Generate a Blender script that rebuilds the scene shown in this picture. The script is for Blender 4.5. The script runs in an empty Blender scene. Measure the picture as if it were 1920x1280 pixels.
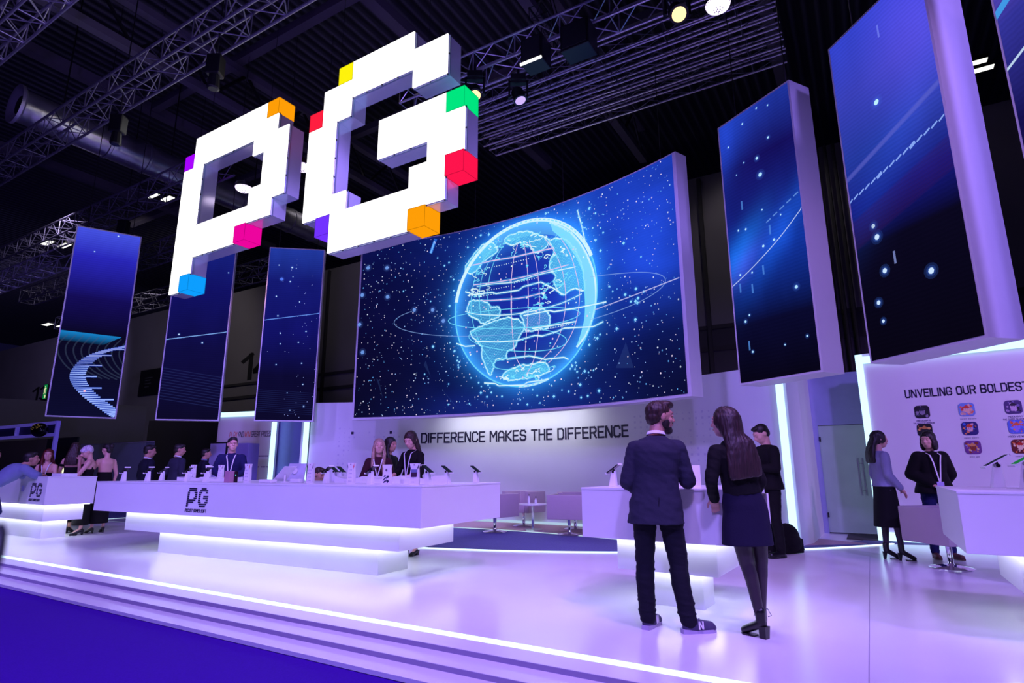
import bpy, bmesh, math, random
import numpy as np
from math import sin, cos, pi, radians, sqrt, atan2
from mathutils import Vector, Matrix
random.seed(7)
SC = bpy.context.scene
COL = SC.collection

# ---------------------------------------------------------------- camera
def make_camera():
    p, r = 0.2159, -0.0025                       # pitch and roll, radians
    F = Vector((0, cos(p), sin(p))); U0 = Vector((0, -sin(p), cos(p))); R0 = Vector((1, 0, 0))
    R = R0 * cos(r) + U0 * sin(r); U = -R0 * sin(r) + U0 * cos(r)
    m = Matrix((( R.x, U.x, -F.x, 0), (R.y, U.y, -F.y, 0), (R.z, U.z, -F.z, 1.22), (0, 0, 0, 1)))
    cd = bpy.data.cameras.new('camera'); cd.sensor_width = 36; cd.sensor_fit = 'HORIZONTAL'
    cd.lens = 1094.2 * 36 / 1920; cd.clip_start = 0.05; cd.clip_end = 300
    cd.dof.use_dof = True; cd.dof.focus_distance = 8.5; cd.dof.aperture_fstop = 3.2
    ob = bpy.data.objects.new('camera', cd); ob.matrix_world = m; COL.objects.link(ob)
    SC.camera = ob
make_camera()

# ---------------------------------------------------------------- world, exposure
w = bpy.data.worlds.new('world'); SC.world = w; w.use_nodes = True
w.node_tree.nodes['Background'].inputs[0].default_value = (0.06, 0.05, 0.30, 1)
w.node_tree.nodes['Background'].inputs[1].default_value = 0.05
vs = SC.view_settings
vs.view_transform = 'Standard'; vs.look = 'None'; vs.gamma = 1; vs.use_curve_mapping = False; vs.exposure = 0.0
SC.cycles.transparent_max_bounces = 32

# ---------------------------------------------------------------- axes of the hall
YAW = -0.5400
UA = Vector((cos(YAW), sin(YAW), 0)); NA = Vector((-sin(YAW), cos(YAW), 0))
def W(a, b, z=0.0):
    return UA * a + NA * b + Vector((0, 0, z))
CC = Vector((-6.29, 2.87, 0))                    # centre of the curved screen and the curved wall
def PC(R, deg, z=0.0):
    return CC + Vector((R * cos(radians(deg)), R * sin(radians(deg)), z))

# ---------------------------------------------------------------- stage lighting and added fill lamps
def spot(loc, target, color, power, size_deg=70, blend=0.6, radius=0.35):
    ld = bpy.data.lights.new('stage_and_fill_light', 'SPOT'); ld.energy = power; ld.color = color
    ld.spot_size = radians(size_deg); ld.spot_blend = blend; ld.shadow_soft_size = radius
    ob = bpy.data.objects.new('stage_and_fill_light', ld); COL.objects.link(ob)
    ob.location = loc; d = Vector(target) - Vector(loc)
    ob.rotation_euler = d.to_track_quat('-Z', 'Y').to_euler()
    return ob
VIO = (0.33, 0.21, 1.0); BLU = (0.22, 0.24, 1.0); PNK = (0.62, 0.33, 1.0); HALL = (1.0, 0.92, 0.95); COOL = (0.62, 0.75, 1.0)
LIGHTS = [
    # location, target, colour, watts, cone
    ((-5.5, -2.5, 8.5), (-3.5, 8.5, 0.5), VIO, 3000, 75),
    ((0.5, -3.0, 8.5), (0.5, 7.5, 0.5), VIO, 2500, 75),
    ((6.0, -1.0, 8.5), (6.5, 8.0, 0.8), VIO, 2500, 75),
    ((2.2, 2.0, 9.0), (-1.5, 6.8, 0.3), PNK, 1500, 70),
    ((1.6, 4.8, 9.0), (2.4, 5.2, 0.0), PNK, 450, 70),
    ((-4.0, 6.5, 8.6), (-4.0, 7.5, 0.0), VIO, 600, 95),
    ((-10.0, 4.0, 8.6), (-9.0, 11.5, 0.6), VIO, 1900, 75),
    ((8.2, 1.2, 4.6), (8.3, 9.8, 1.7), PNK, 1500, 46),
    ((2.4, 4.4, 9.0), (-0.2, 7.0, 0.8), PNK, 800, 30),
    ((3.0, 1.0, 9.0), (4.5, 7.5, 0.0), PNK, 800, 50),
    ((-6.2, 13.5, 7.0), (-8.1, 18.0, 2.0), (1.0, 0.50, 0.62), 260, 32),
    ((6.5, 14.5, 12.0), (8.5, 18.0, 5.5), HALL, 170, 85),
    ((-6.0, 19.0, 12.0), (-8.0, 27.0, 5.0), HALL, 330, 110),
    ((-17.0, 24.0, 12.0), (-22.0, 35.0, 4.0), HALL, 560, 120),
    ((-24.0, 21.0, 12.0), (-30.0, 32.0, 3.0), (0.5, 0.45, 1.0), 900, 120),
    ((-27.0, 30.0, 10.0), (-37.0, 44.0, 6.0), (0.5, 0.42, 1.0), 2200, 110),  # added violet fill that brightens the far hall wall
    ((-14.0, 17.0, 9.5), (-20.5, 22.5, 2.5), (0.8, 0.7, 1.0), 650, 90),  # added fill that brightens the grey partition
    ((-0.5, -2.2, 0.5), (-5.5, 10.5, 7.5), VIO, 2600, 62),  # added low uplight behind the camera, brightens undersides of the letters
    ((-3.0, 6.5, 8.4), (-4.0, 15.5, 1.6), VIO, 1900, 60),
    ((0.5, 6.0, 8.4), (2.0, 13.0, 1.6), VIO, 800, 60),
]
for L in LIGHTS:
    spot(L[0], L[1], L[2], L[3], L[4])
# ================================================================ helpers
def srgb(*c):
    if len(c) == 1:
        h = c[0].lstrip('#'); c = [int(h[i:i+2], 16) / 255 for i in (0, 2, 4)]
    return tuple((x / 12.92 if x <= 0.04045 else ((x + 0.055) / 1.055) ** 2.4) for x in c)
MATS = {}
def mat(name, color=(0.8, 0.8, 0.8), rough=0.5, metal=0.0, noise=0.06, nscale=8.0, bump=0.0, emit=None, estr=0.0,
        spec=0.5, alpha=1.0, trans=0.0, bscale=None):
    if name in MATS: return MATS[name]
    m = bpy.data.materials.new(name); m.use_nodes = True; nt = m.node_tree; N = nt.nodes; Lk = nt.links
    b = N['Principled BSDF']
    b.inputs['Roughness'].default_value = rough; b.inputs['Metallic'].default_value = metal
    b.inputs['Specular IOR Level'].default_value = spec
    tc = N.new('ShaderNodeTexCoord'); nz = N.new('ShaderNodeTexNoise'); nz.inputs['Scale'].default_value = nscale
    nz.inputs['Detail'].default_value = 4
    Lk.new(tc.outputs['Object'], nz.inputs['Vector'])
    mx = N.new('ShaderNodeMix'); mx.data_type = 'RGBA'
    c = tuple(color) + (1,)
    mx.inputs[6].default_value = tuple(max(0, v * (1 - noise)) for v in color) + (1,)
    mx.inputs[7].default_value = tuple(min(1, v * (1 + noise)) for v in color) + (1,)
    Lk.new(nz.outputs['Fac'], mx.inputs[0]); Lk.new(mx.outputs[2], b.inputs['Base Color'])
    if bump:
        n2 = N.new('ShaderNodeTexNoise'); n2.inputs['Scale'].default_value = bscale or nscale * 6
        Lk.new(tc.outputs['Object'], n2.inputs['Vector'])
        bp = N.new('ShaderNodeBump'); bp.inputs['Strength'].default_value = bump; bp.inputs['Distance'].default_value = 0.01
        Lk.new(n2.outputs['Fac'], bp.inputs['Height']); Lk.new(bp.outputs['Normal'], b.inputs['Normal'])
    if emit is not None:
        b.inputs['Emission Color'].default_value = tuple(emit) + (1,); b.inputs['Emission Strength'].default_value = estr
    if alpha < 1: b.inputs['Alpha'].default_value = alpha
    if trans: b.inputs['Transmission Weight'].default_value = trans
    MATS[name] = m
    return m
def emat(name, color, strength):
    """material of something that gives off light"""
    if name in MATS: return MATS[name]
    m = bpy.data.materials.new(name); m.use_nodes = True; nt = m.node_tree
    for n in list(nt.nodes): nt.nodes.remove(n)
    o = nt.nodes.new('ShaderNodeOutputMaterial'); e = nt.nodes.new('ShaderNodeEmission')
    e.inputs[0].default_value = tuple(color) + (1,); e.inputs[1].default_value = strength
    nt.links.new(e.outputs[0], o.inputs[0]); MATS[name] = m
    return m
def attr_emat(name, strength=1.0):
    """printed light picture: colour and opacity come from the mesh attribute"""
    if name in MATS: return MATS[name]
    m = bpy.data.materials.new(name); m.use_nodes = True; nt = m.node_tree
    for n in list(nt.nodes): nt.nodes.remove(n)
    o = nt.nodes.new('ShaderNodeOutputMaterial'); e = nt.nodes.new('ShaderNodeEmission'); a = nt.nodes.new('ShaderNodeAttribute')
    a.attribute_name = 'Col'; t = nt.nodes.new('ShaderNodeBsdfTransparent'); x = nt.nodes.new('ShaderNodeMixShader')
    e.inputs[1].default_value = strength
    nt.links.new(a.outputs['Color'], e.inputs[0]); nt.links.new(a.outputs['Alpha'], x.inputs[0])
    nt.links.new(t.outputs[0], x.inputs[1]); nt.links.new(e.outputs[0], x.inputs[2]); nt.links.new(x.outputs[0], o.inputs[0])
    MATS[name] = m
    return m
def attr_mat(name, rough=0.5):
    """printed picture: colour comes from the mesh attribute"""
    if name in MATS: return MATS[name]
    m = bpy.data.materials.new(name); m.use_nodes = True; nt = m.node_tree
    a = nt.nodes.new('ShaderNodeAttribute'); a.attribute_name = 'Col'
    b = nt.nodes['Principled BSDF']; b.inputs['Roughness'].default_value = rough
    nt.links.new(a.outputs['Color'], b.inputs['Base Color']); MATS[name] = m
    return m

class MB:
    """collects shapes, becomes ONE mesh object"""
    def __init__(s): s.v = []; s.f = []; s.c = []; s.mi = []; s.cur = 0
    def add(s, vs, fs, col=None):
        k = len(s.v); s.v += [tuple(v) for v in vs]; s.f += [tuple(i + k for i in f) for f in fs]
        s.c += [col] * len(fs); s.mi += [s.cur] * len(fs); return s
    def hexa(s, p):  # p: 4 bottom + 4 top
        return s.add(p, [(3, 2, 1, 0), (4, 5, 6, 7), (0, 1, 5, 4), (1, 2, 6, 5), (2, 3, 7, 6), (3, 0, 4, 7)])
    def box(s, x0, x1, y0, y1, z0, z1):
        return s.hexa([(x0, y0, z0), (x1, y0, z0), (x1, y1, z0), (x0, y1, z0), (x0, y0, z1), (x1, y0, z1), (x1, y1, z1), (x0, y1, z1)])
    def abox(s, a0, a1, b0, b1, z0, z1):   # box on the hall axes
        return s.hexa([W(a0, b0, z0), W(a1, b0, z0), W(a1, b1, z0), W(a0, b1, z0), W(a0, b0, z1), W(a1, b0, z1), W(a1, b1, z1), W(a0, b1, z1)])
    def quad(s, a, b, c, d, col=None): return s.add([a, b, c, d], [(0, 1, 2, 3)], col)
    def tube(s, p0, p1, r0, r1=None, n=8, caps=True):
        r1 = r0 if r1 is None else r1
        p0 = Vector(p0); p1 = Vector(p1); d = (p1 - p0)
        if d.length < 1e-6: return s
        d.normalize(); a = d.orthogonal().normalized(); b = d.cross(a)
        vs = []
        for p, r in ((p0, r0), (p1, r1)):
            for i in range(n):
                t = 2 * pi * i / n; vs.append(p + a * (r * cos(t)) + b * (r * sin(t)))
        fs = [(i, (i + 1) % n, n + (i + 1) % n, n + i) for i in range(n)]
        if caps: fs += [tuple(range(n - 1, -1, -1)), tuple(range(n, 2 * n))]
        return s.add(vs, fs)
    def path(s, pts, r, n=6):
        for i in range(len(pts) - 1): s.tube(pts[i], pts[i + 1], r, r, n)
        return s
    def lathe(s, prof, c=(0, 0, 0), n=20, cap=True, ax=None):
        """prof: list of (r, h) along the axis"""
        c = Vector(c); ax = Vector(ax or (0, 0, 1)).normalized(); a = ax.orthogonal().normalized(); b = ax.cross(a); vs = []
        for r, h in prof:
            for i in range(n):
                t = 2 * pi * i / n; vs.append(c + ax * h + a * (r * cos(t)) + b * (r * sin(t)))
        fs = []
        for k in range(len(prof) - 1):
            for i in range(n):
                j = (i + 1) % n; fs.append((k * n + i, k * n + j, (k + 1) * n + j, (k + 1) * n + i))
        if cap: fs += [tuple(range(n - 1, -1, -1)), tuple(range((len(prof) - 1) * n, len(prof) * n))]
        return s.add(vs, fs)
    def ell(s, c, r, rot=None, n=12, m=8):
        c = Vector(c); vs = []
        for k in range(m + 1):
            ph = pi * k / m
            for i in range(n):
                t = 2 * pi * i / n; v = Vector((r[0] * sin(ph) * cos(t), r[1] * sin(ph) * sin(t), r[2] * cos(ph)))
                if rot is not None: v = rot @ v
                vs.append(c + v)
        fs = []
        for k in range(m):
            for i in range(n):
                j = (i + 1) % n
                q = (k * n + i, (k + 1) * n + i, (k + 1) * n + j, k * n + j)
                fs.append(q)
        return s.add(vs, fs)
    def prism(s, poly, z0, z1):
        """poly: list of (x,y) counter-clockwise"""
        n = len(poly); vs = [(p[0], p[1], z0) for p in poly] + [(p[0], p[1], z1) for p in poly]
        fs = [tuple(range(n - 1, -1, -1)), tuple(range(n, 2 * n))] + [(i, (i + 1) % n, n + (i + 1) % n, n + i) for i in range(n)]
        return s.add(vs, fs)
    def mesh(s, name, mats, smooth=False, bevel=0.0, uv=None):
        me = bpy.data.meshes.new(name); me.from_pydata([tuple(v) for v in s.v], [], s.f)
        mats = mats if isinstance(mats, (list, tuple)) else [mats]
        for m_ in mats: me.materials.append(m_)
        if any(s.mi): me.polygons.foreach_set('material_index', s.mi)
        if any(c is not None for c in s.c):
            at = me.color_attributes.new('Col', 'FLOAT_COLOR', 'CORNER'); arr = []
            for p, c in zip(me.polygons, s.c):
                c = c or (1, 1, 1, 1); c = tuple(c) if len(c) == 4 else tuple(c) + (1,)
                arr += list(c) * len(p.vertices)
            at.data.foreach_set('color', arr)
        bm = bmesh.new(); bm.from_mesh(me)
        if not any(c is not None for c in s.c):
            bmesh.ops.remove_doubles(bm, verts=bm.verts, dist=1e-6)
            bmesh.ops.recalc_face_normals(bm, faces=bm.faces)
        if bevel: bmesh.ops.bevel(bm, geom=list(bm.edges), offset=bevel, segments=2, affect='EDGES', profile=0.6)
        bm.to_mesh(me); bm.free()
        if smooth: me.polygons.foreach_set('use_smooth', [True] * len(me.polygons))
        if smooth == 'auto': me.set_sharp_from_angle(angle=radians(40))
        me.update(); return me
    def build(s, name, mats, parent=None, smooth=False, bevel=0.0, base=None):
        """base: world point that becomes the object's origin"""
        if base is not None:
            bx = Vector(base); s.v = [tuple(Vector(v) - bx) for v in s.v]
        me = s.mesh(name, mats, smooth, bevel); o = bpy.data.objects.new(name, me); COL.objects.link(o)
        if parent is not None: o.parent = parent
        if base is not None: o.location = base
        return o
def tag(o, label=None, cat=None, group=None, kind=None):
    if label: o['label'] = label
    if cat: o['category'] = cat
    if group: o['group'] = group
    if kind: o['kind'] = kind
    return o
def thing(name, label, cat, loc=(0, 0, 0), rz=0.0, group=None):
    o = bpy.data.objects.new(name, None); COL.objects.link(o); o.empty_display_size = 0.1
    o.location = loc; o.rotation_euler = (0, 0, rz)
    return tag(o, label, cat, group)
def dup(o, loc=None, rz=None, label=None, parent=None):
    c = o.copy(); COL.objects.link(c)
    if parent is not None: c.parent = parent
    if loc is not None: c.location = loc
    if rz is not None: c.rotation_euler = (0, 0, rz)
    if label: c['label'] = label
    for ch in list(o.children): dup(ch, parent=c)
    return c

# ---------------------------------------------------------------- stroke lettering
GL = {
'A': [[(0,0),(0,4.6),(1.4,6),(2.6,6),(4,4.6),(4,0)],[(0,2.3),(4,2.3)]],
'B': [[(0,0),(0,6),(3,6),(3.8,5.2),(3.8,3.9),(3,3.1),(0,3.1)],[(3,3.1),(4,2.3),(4,.9),(3.1,0),(0,0)]],
'C': [[(4,4.6),(4,5.1),(3.1,6),(.9,6),(0,5.1),(0,.9),(.9,0),(3.1,0),(4,.9),(4,1.4)]],
'D': [[(0,0),(0,6),(2.9,6),(4,4.9),(4,1.1),(2.9,0),(0,0)]],
'E': [[(3.7,6),(0,6),(0,0),(3.7,0)],[(0,3.1),(3.2,3.1)]],
'F': [[(3.7,6),(0,6),(0,0)],[(0,3.1),(3.2,3.1)]],
'G': [[(4,4.7),(4,5.1),(3.1,6),(.9,6),(0,5.1),(0,.9),(.9,0),(3.1,0),(4,.9),(4,2.8),(2.2,2.8)]],
'H': [[(0,0),(0,6)],[(4,0),(4,6)],[(0,3.1),(4,3.1)]],
'I': [[(0,0),(0,6)]],
'J': [[(3,6),(3,.9),(2.1,0),(.9,0),(0,.9)]],
'K': [[(0,0),(0,6)],[(4,6),(.7,3.1),(4,0)],[(0,3.1),(.7,3.1)]],
'L': [[(0,6),(0,0),(3.5,0)]],
'M': [[(0,0),(0,6),(.3,6),(2.4,2.6),(4.5,6),(4.8,6),(4.8,0)]],
'N': [[(0,0),(0,6),(.4,6),(3.6,0),(4,0),(4,6)]],
'O': [[(.9,0),(0,.9),(0,5.1),(.9,6),(3.1,6),(4,5.1),(4,.9),(3.1,0),(.9,0)]],
'P': [[(0,0),(0,6),(3,6),(4,5),(4,3.6),(3,2.6),(0,2.6)]],
'Q': [[(.9,0),(0,.9),(0,5.1),(.9,6),(3.1,6),(4,5.1),(4,.9),(3.1,0),(.9,0)],[(2.4,1.6),(4.2,-.4)]],
'R': [[(0,0),(0,6),(3,6),(4,5),(4,3.8),(3,2.8),(0,2.8)],[(2.2,2.8),(4,0)]],
'S': [[(4,4.7),(4,5.1),(3.1,6),(.9,6),(0,5.1),(0,4),(.9,3.2),(3.1,2.9),(4,2.1),(4,.9),(3.1,0),(.9,0),(0,.9),(0,1.3)]],
'T': [[(0,6),(4,6)],[(2,6),(2,0)]],
'U': [[(0,6),(0,.9),(.9,0),(3.1,0),(4,.9),(4,6)]],
'V': [[(0,6),(2,0),(2.2,0),(4.2,6)]],
'W': [[(0,6),(1.3,0),(1.5,0),(2.8,5),(4.1,0),(4.3,0),(5.6,6)]],
'X': [[(0,6),(4,0)],[(4,6),(0,0)]],
'Y': [[(0,6),(2,3),(4,6)],[(2,3),(2,0)]],
'Z': [[(0,6),(4,6),(0,0),(4,0)]],
'!': [[(0,6),(0,2)],[(0,.5),(0,0)]],
'.': [[(0,.3),(0,0)]], '-': [[(0,1),(3.2,1)],[(.4,3.4),(3.6,3.4)]],
'1': [[(.2,4.6),(1.8,6),(1.8,0)]],
'2': [[(0,5),(.9,6),(3.1,6),(4,5.1),(4,3.8),(0,.2),(0,0),(4,0)]],
'3': [[(0,5.2),(.9,6),(3.1,6),(4,5.1),(4,4),(3.1,3.1),(1.6,3.1)],[(3.1,3.1),(4,2.2),(4,.9),(3.1,0),(.9,0),(0,.8)]],
'4': [[(3,0),(3,6),(2.7,6),(0,2),(0,1.5),(4,1.5)]],
'0': [[(.9,0),(0,.9),(0,5.1),(.9,6),(3.1,6),(4,5.1),(4,.9),(3.1,0),(.9,0)]],
}
def text_width(txt, gap=1.7, space=3.0):
    x = 0
    for ch in txt:
        if ch == ' ': x += space; continue
        x += max(p[0] for st in GL[ch] for p in st) + gap
    return x - gap
def text_into(mb, txt, f, height, width=None, wt=0.75, gap=1.7, space=3.0, depth=0.006, col=None, slant=0.0, x0=0.0):
    """f(x, y, d) -> world point; x, y in metres from the text's lower-left corner, d off the surface"""
    sy = height / 6.0; sx = (width / text_width(txt, gap, space)) if width else sy
    x = x0
    for ch in txt:
        if ch == ' ': x += space; continue
        for st in GL[ch]:
            for (xa, ya), (xb, yb) in zip(st[:-1], st[1:]):
                dx, dy = xb - xa, yb - ya; L = sqrt(dx * dx + dy * dy) or 1; tx, ty = dx / L * wt / 2, dy / L * wt / 2
                nx, ny = -ty, tx
                q = [(xa - tx - nx, ya - ty - ny), (xb + tx - nx, yb + ty - ny), (xb + tx + nx, yb + ty + ny), (xa - tx + nx, ya - ty + ny)]
                P = [((x + a + slant * b) * sx, b * sy) for a, b in q]
                vs = [f(a, b, 0.0) for a, b in P] + [f(a, b, depth) for a, b in P]
                mb.add(vs, [(4, 5, 6, 7), (0, 1, 5, 4), (1, 2, 6, 5), (2, 3, 7, 6), (3, 0, 4, 7)], col)
        x += max(p[0] for st in GL[ch] for p in st) + gap
    return x
# ================================================================ materials
M_floor = mat('white_floor', (0.80, 0.80, 0.82), 0.22, noise=0.03, nscale=1.5)
M_step = mat('white_step', (0.80, 0.80, 0.82), 0.30, noise=0.03, nscale=2)
M_riser = mat('step_riser_trim', (0.30, 0.26, 0.42), 0.5)
M_carpet = mat('violet_carpet', srgb(0.27, 0.07, 0.62), 0.95, noise=0.25, nscale=90, bump=0.5, spec=0.1)
M_blue = mat('blue_grey_carpet', srgb(0.42, 0.44, 0.60), 0.95, noise=0.35, nscale=60, bump=0.5, spec=0.1)
M_brown = mat('grey_brown_carpet', srgb(0.74, 0.64, 0.64), 0.95, noise=0.25, nscale=50, bump=0.4, spec=0.1)
M_wall = mat('white_wall_panel', (0.74, 0.74, 0.78), 0.55, noise=0.03, nscale=2)
M_lam = mat('white_laminate', (0.80, 0.80, 0.84), 0.35, noise=0.02, nscale=3)
M_house = mat('white_housing', (0.62, 0.60, 0.66), 0.5, noise=0.03)
M_hall = mat('hall_wall_grey', srgb(0.42, 0.40, 0.42), 0.9, noise=0.15, nscale=0.6)
M_halld = mat('hall_dark_rib', srgb(0.16, 0.15, 0.17), 0.8)
M_black = mat('black_metal', srgb(0.06, 0.06, 0.08), 0.45, noise=0.1)
M_blackplastic = mat('black_plastic', srgb(0.05, 0.05, 0.07), 0.3)
M_steel = mat('truss_aluminium', (0.55, 0.52, 0.66), 0.38, metal=0.75, noise=0.08, nscale=20)
M_beam = mat('grey_beam', srgb(0.36, 0.34, 0.40), 0.6)
M_chrome = mat('chrome', (0.85, 0.85, 0.88), 0.08, metal=1.0, noise=0.02)
M_text = mat('dark_lettering', srgb(0.07, 0.06, 0.20), 0.5, noise=0.02)
M_orange = mat('orange_lettering', srgb(0.85, 0.45, 0.35), 0.5)
M_led = emat('led_cool_white', (0.50, 0.80, 1.0), 1.7)
M_ledv = emat('led_counter_strip', (0.74, 0.80, 1.0), 13.0)
M_dim = mat('truss_aluminium_shaded', (0.16, 0.15, 0.22), 0.5, metal=0.5)  # shaded copy of the truss metal, darkened for trusses out of the light
M_brace = mat('dark_bracing', (0.10, 0.10, 0.14), 0.5, metal=0.4)
M_edge = emat('led_edge_light', (0.62, 0.85, 1.0), 1.9)
M_glass = mat('tinted_glass', srgb(0.60, 0.72, 0.72), 0.15, alpha=0.45, noise=0.02)
M_clear = mat('clear_acrylic', (0.9, 0.9, 0.95), 0.08, alpha=0.28, noise=0.02)
# ================================================================ floor, platform, walls, hall
def struct(name, mb, m, **k): return tag(mb.build(name, m, **k), kind='structure')
# hall floor, covered in violet carpet
struct('floor', MB().abox(-70, 30, -8, 40, -0.30, -0.105), M_carpet)
# platform: white laminate with three low treads along its front
B0 = 3.93
def plat(name, a0, a1, b0, b1, z0, z1, m): return struct(name, MB().abox(a0, a1, b0, b1, z0, z1), m)
plat('floor_platform', -17.0, 12, B0, 19, -0.10, 0.0, M_floor)
plat('trim_1', -17.0, 12, B0 - 0.10, B0, -0.10, 0.002, M_edge)
plat('floor_tread_1', -17.0, 12, B0 - 0.32, B0 - 0.10, -0.10, 0.0, M_step)
plat('trim_2', -17.0, 12, B0 - 0.325, B0 - 0.32, -0.07, -0.002, M_riser)
plat('floor_tread_2', -17.0, 12, B0 - 0.56, B0 - 0.32, -0.10, -0.035, M_step)
plat('trim_3', -17.0, 12, B0 - 0.565, B0 - 0.56, -0.10, -0.037, M_riser)
plat('floor_tread_3', -17.0, 12, B0 - 0.78, B0 - 0.56, -0.10, -0.070, M_step)
plat('trim_4', -17.06, -17.0, B0, 17, -0.10, 0.004, M_edge)
# lounge carpets set in the platform behind the counters
def arc3(p0, p1, p2, n=24):
    (x1, y1), (x2, y2), (x3, y3) = p0, p1, p2
    A = np.array([[2 * (x2 - x1), 2 * (y2 - y1)], [2 * (x3 - x1), 2 * (y3 - y1)]]); B = np.array([x2**2 - x1**2 + y2**2 - y1**2, x3**2 - x1**2 + y3**2 - y1**2])
    cx, cy = np.linalg.solve(A, B); r = math.hypot(x1 - cx, y1 - cy)
    t0 = atan2(y1 - cy, x1 - cx); t1 = atan2(y3 - cy, x3 - cx)
    if t1 < t0: t1 += 2 * pi
    return [(cx + r * cos(t0 + (t1 - t0) * i / n), cy + r * sin(t0 + (t1 - t0) * i / n)) for i in range(n + 1)], (cx, cy, r, t0, t1)
front, (acx, acy, ar, at0, at1) = arc3((-3.2, 10.6), (1.55, 9.21), (6.3, 10.15))
back = [tuple(PC(14.0, d)[:2]) for d in np.linspace(28, 88, 30)]
struct('floor_blue_carpet', MB().prism(front + [(7.2, 9.9), (9.0, 12.5)] + back[2:], 0.001, 0.006), M_blue)
ring = [tuple(PC(14.2, d)[:2]) for d in np.linspace(31, 86, 30)] + [tuple(PC(11.4, d)[:2]) for d in np.linspace(86, 36, 30)]
struct('floor_brown_carpet', MB().prism(ring, 0.006, 0.010), M_brown)
def ribbon(name, pts, wd, z0, z1, m):
    mb = MB()
    for i in range(len(pts) - 1):
        p, q = Vector(pts[i]).to_3d(), Vector(pts[i + 1]).to_3d(); d = (q - p).normalized(); n = Vector((-d.y, d.x, 0)) * wd / 2
        mb.hexa([p - n + Vector((0, 0, z0)), q - n + Vector((0, 0, z0)), q + n + Vector((0, 0, z0)), p + n + Vector((0, 0, z0)),
                 p - n + Vector((0, 0, z1)), q - n + Vector((0, 0, z1)), q + n + Vector((0, 0, z1)), p + n + Vector((0, 0, z1))])
    return struct(name, mb, m)
ribbon('trim_5', front, 0.045, 0.001, 0.014, M_edge)
ribbon('trim_6', [tuple(PC(11.4, d)[:2]) for d in np.linspace(80, 38, 30)], 0.05, 0.006, 0.016, emat('led_dim_line', (0.62, 0.85, 1.0), 0.9))
# thin seams in the platform floor
M_seam = mat('floor_seam', (0.35, 0.33, 0.42), 0.4)
for i, (a, b0, b1) in enumerate([(-0.15, B0 + .01, 10.2), (2.1, B0 + .01, 9.8)]):
    struct('trim_%d' % (7 + i), MB().abox(a, a + 0.006, b0, b1, 0.0002, 0.0012), M_seam)
# curved main wall, concave to the visitor
def arcwall(name, R0, R1, d0, d1, z0, z1, m, n=48):
    mb = MB(); vs = []
    ds = np.linspace(d0, d1, n + 1)
    for d in ds: vs += [PC(R0, d, z0), PC(R1, d, z0), PC(R1, d, z1), PC(R0, d, z1)]
    fs = []
    for i in range(n):
        k = 4 * i
        for j in range(4): fs.append((k + j, k + (j + 1) % 4, k + 4 + (j + 1) % 4, k + 4 + j))
    fs += [(0, 1, 2, 3), (4 * n, 4 * n + 3, 4 * n + 2, 4 * n + 1)]
    return mb.add(vs, fs)
struct('wall_back', arcwall('', 13.0, 13.25, 33.2, 86.2, 0, 3.0, None), M_wall)
struct('baseboard_back', arcwall('', 12.93, 12.998, 36, 84, 0.012, 0.06, None), emat('led_dim_base', (0.55, 0.75, 1.0), 0.75))
# light posts closing the curved wall at both ends
def post(name, p, wd, z0, z1, m=None, ang=0.0, dp=0.07):
    c, s_ = cos(ang), sin(ang); mb = MB(); P = []
    for z in (z0, z1):
        for dx, dy in ((-wd / 2, -dp / 2), (wd / 2, -dp / 2), (wd / 2, dp / 2), (-wd / 2, dp / 2)):
            P.append((p[0] + dx * c - dy * s_, p[1] + dx * s_ + dy * c, z))
    mb.hexa(P); return struct(name, mb, m or M_led)
e1 = PC(12.95, 33.0); post('trim_9', e1, 0.10, 0.005, 3.0, ang=radians(-57))
e2 = PC(12.95, 86.6); post('trim_10', e2, 0.12, 0.005, 3.0, ang=radians(-4))
# return wall beside the right post, running back to the recess
r0 = PC(13.0, 32.6); b_rec = 13.3
def wallseg(name, p, q, th, z0, z1, m=None):
    p = Vector((p[0], p[1], 0)); q = Vector((q[0], q[1], 0)); d = (q - p).normalized(); n = Vector((-d.y, d.x, 0)) * th
    Z = Vector((0, 0, 1))
    mb = MB().hexa([p + Z * z0, q + Z * z0, q + n + Z * z0, p + n + Z * z0, p + Z * z1, q + Z * z1, q + n + Z * z1, p + n + Z * z1])
    return struct(name, mb, m or M_wall)
wallseg('wall_return', r0, (5.05, 10.25), 0.06, 0, 3.0)
wallseg('wall_return_side', (5.05, 10.25), (6.05, 11.85), 0.06, 0, 3.0)
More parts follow.
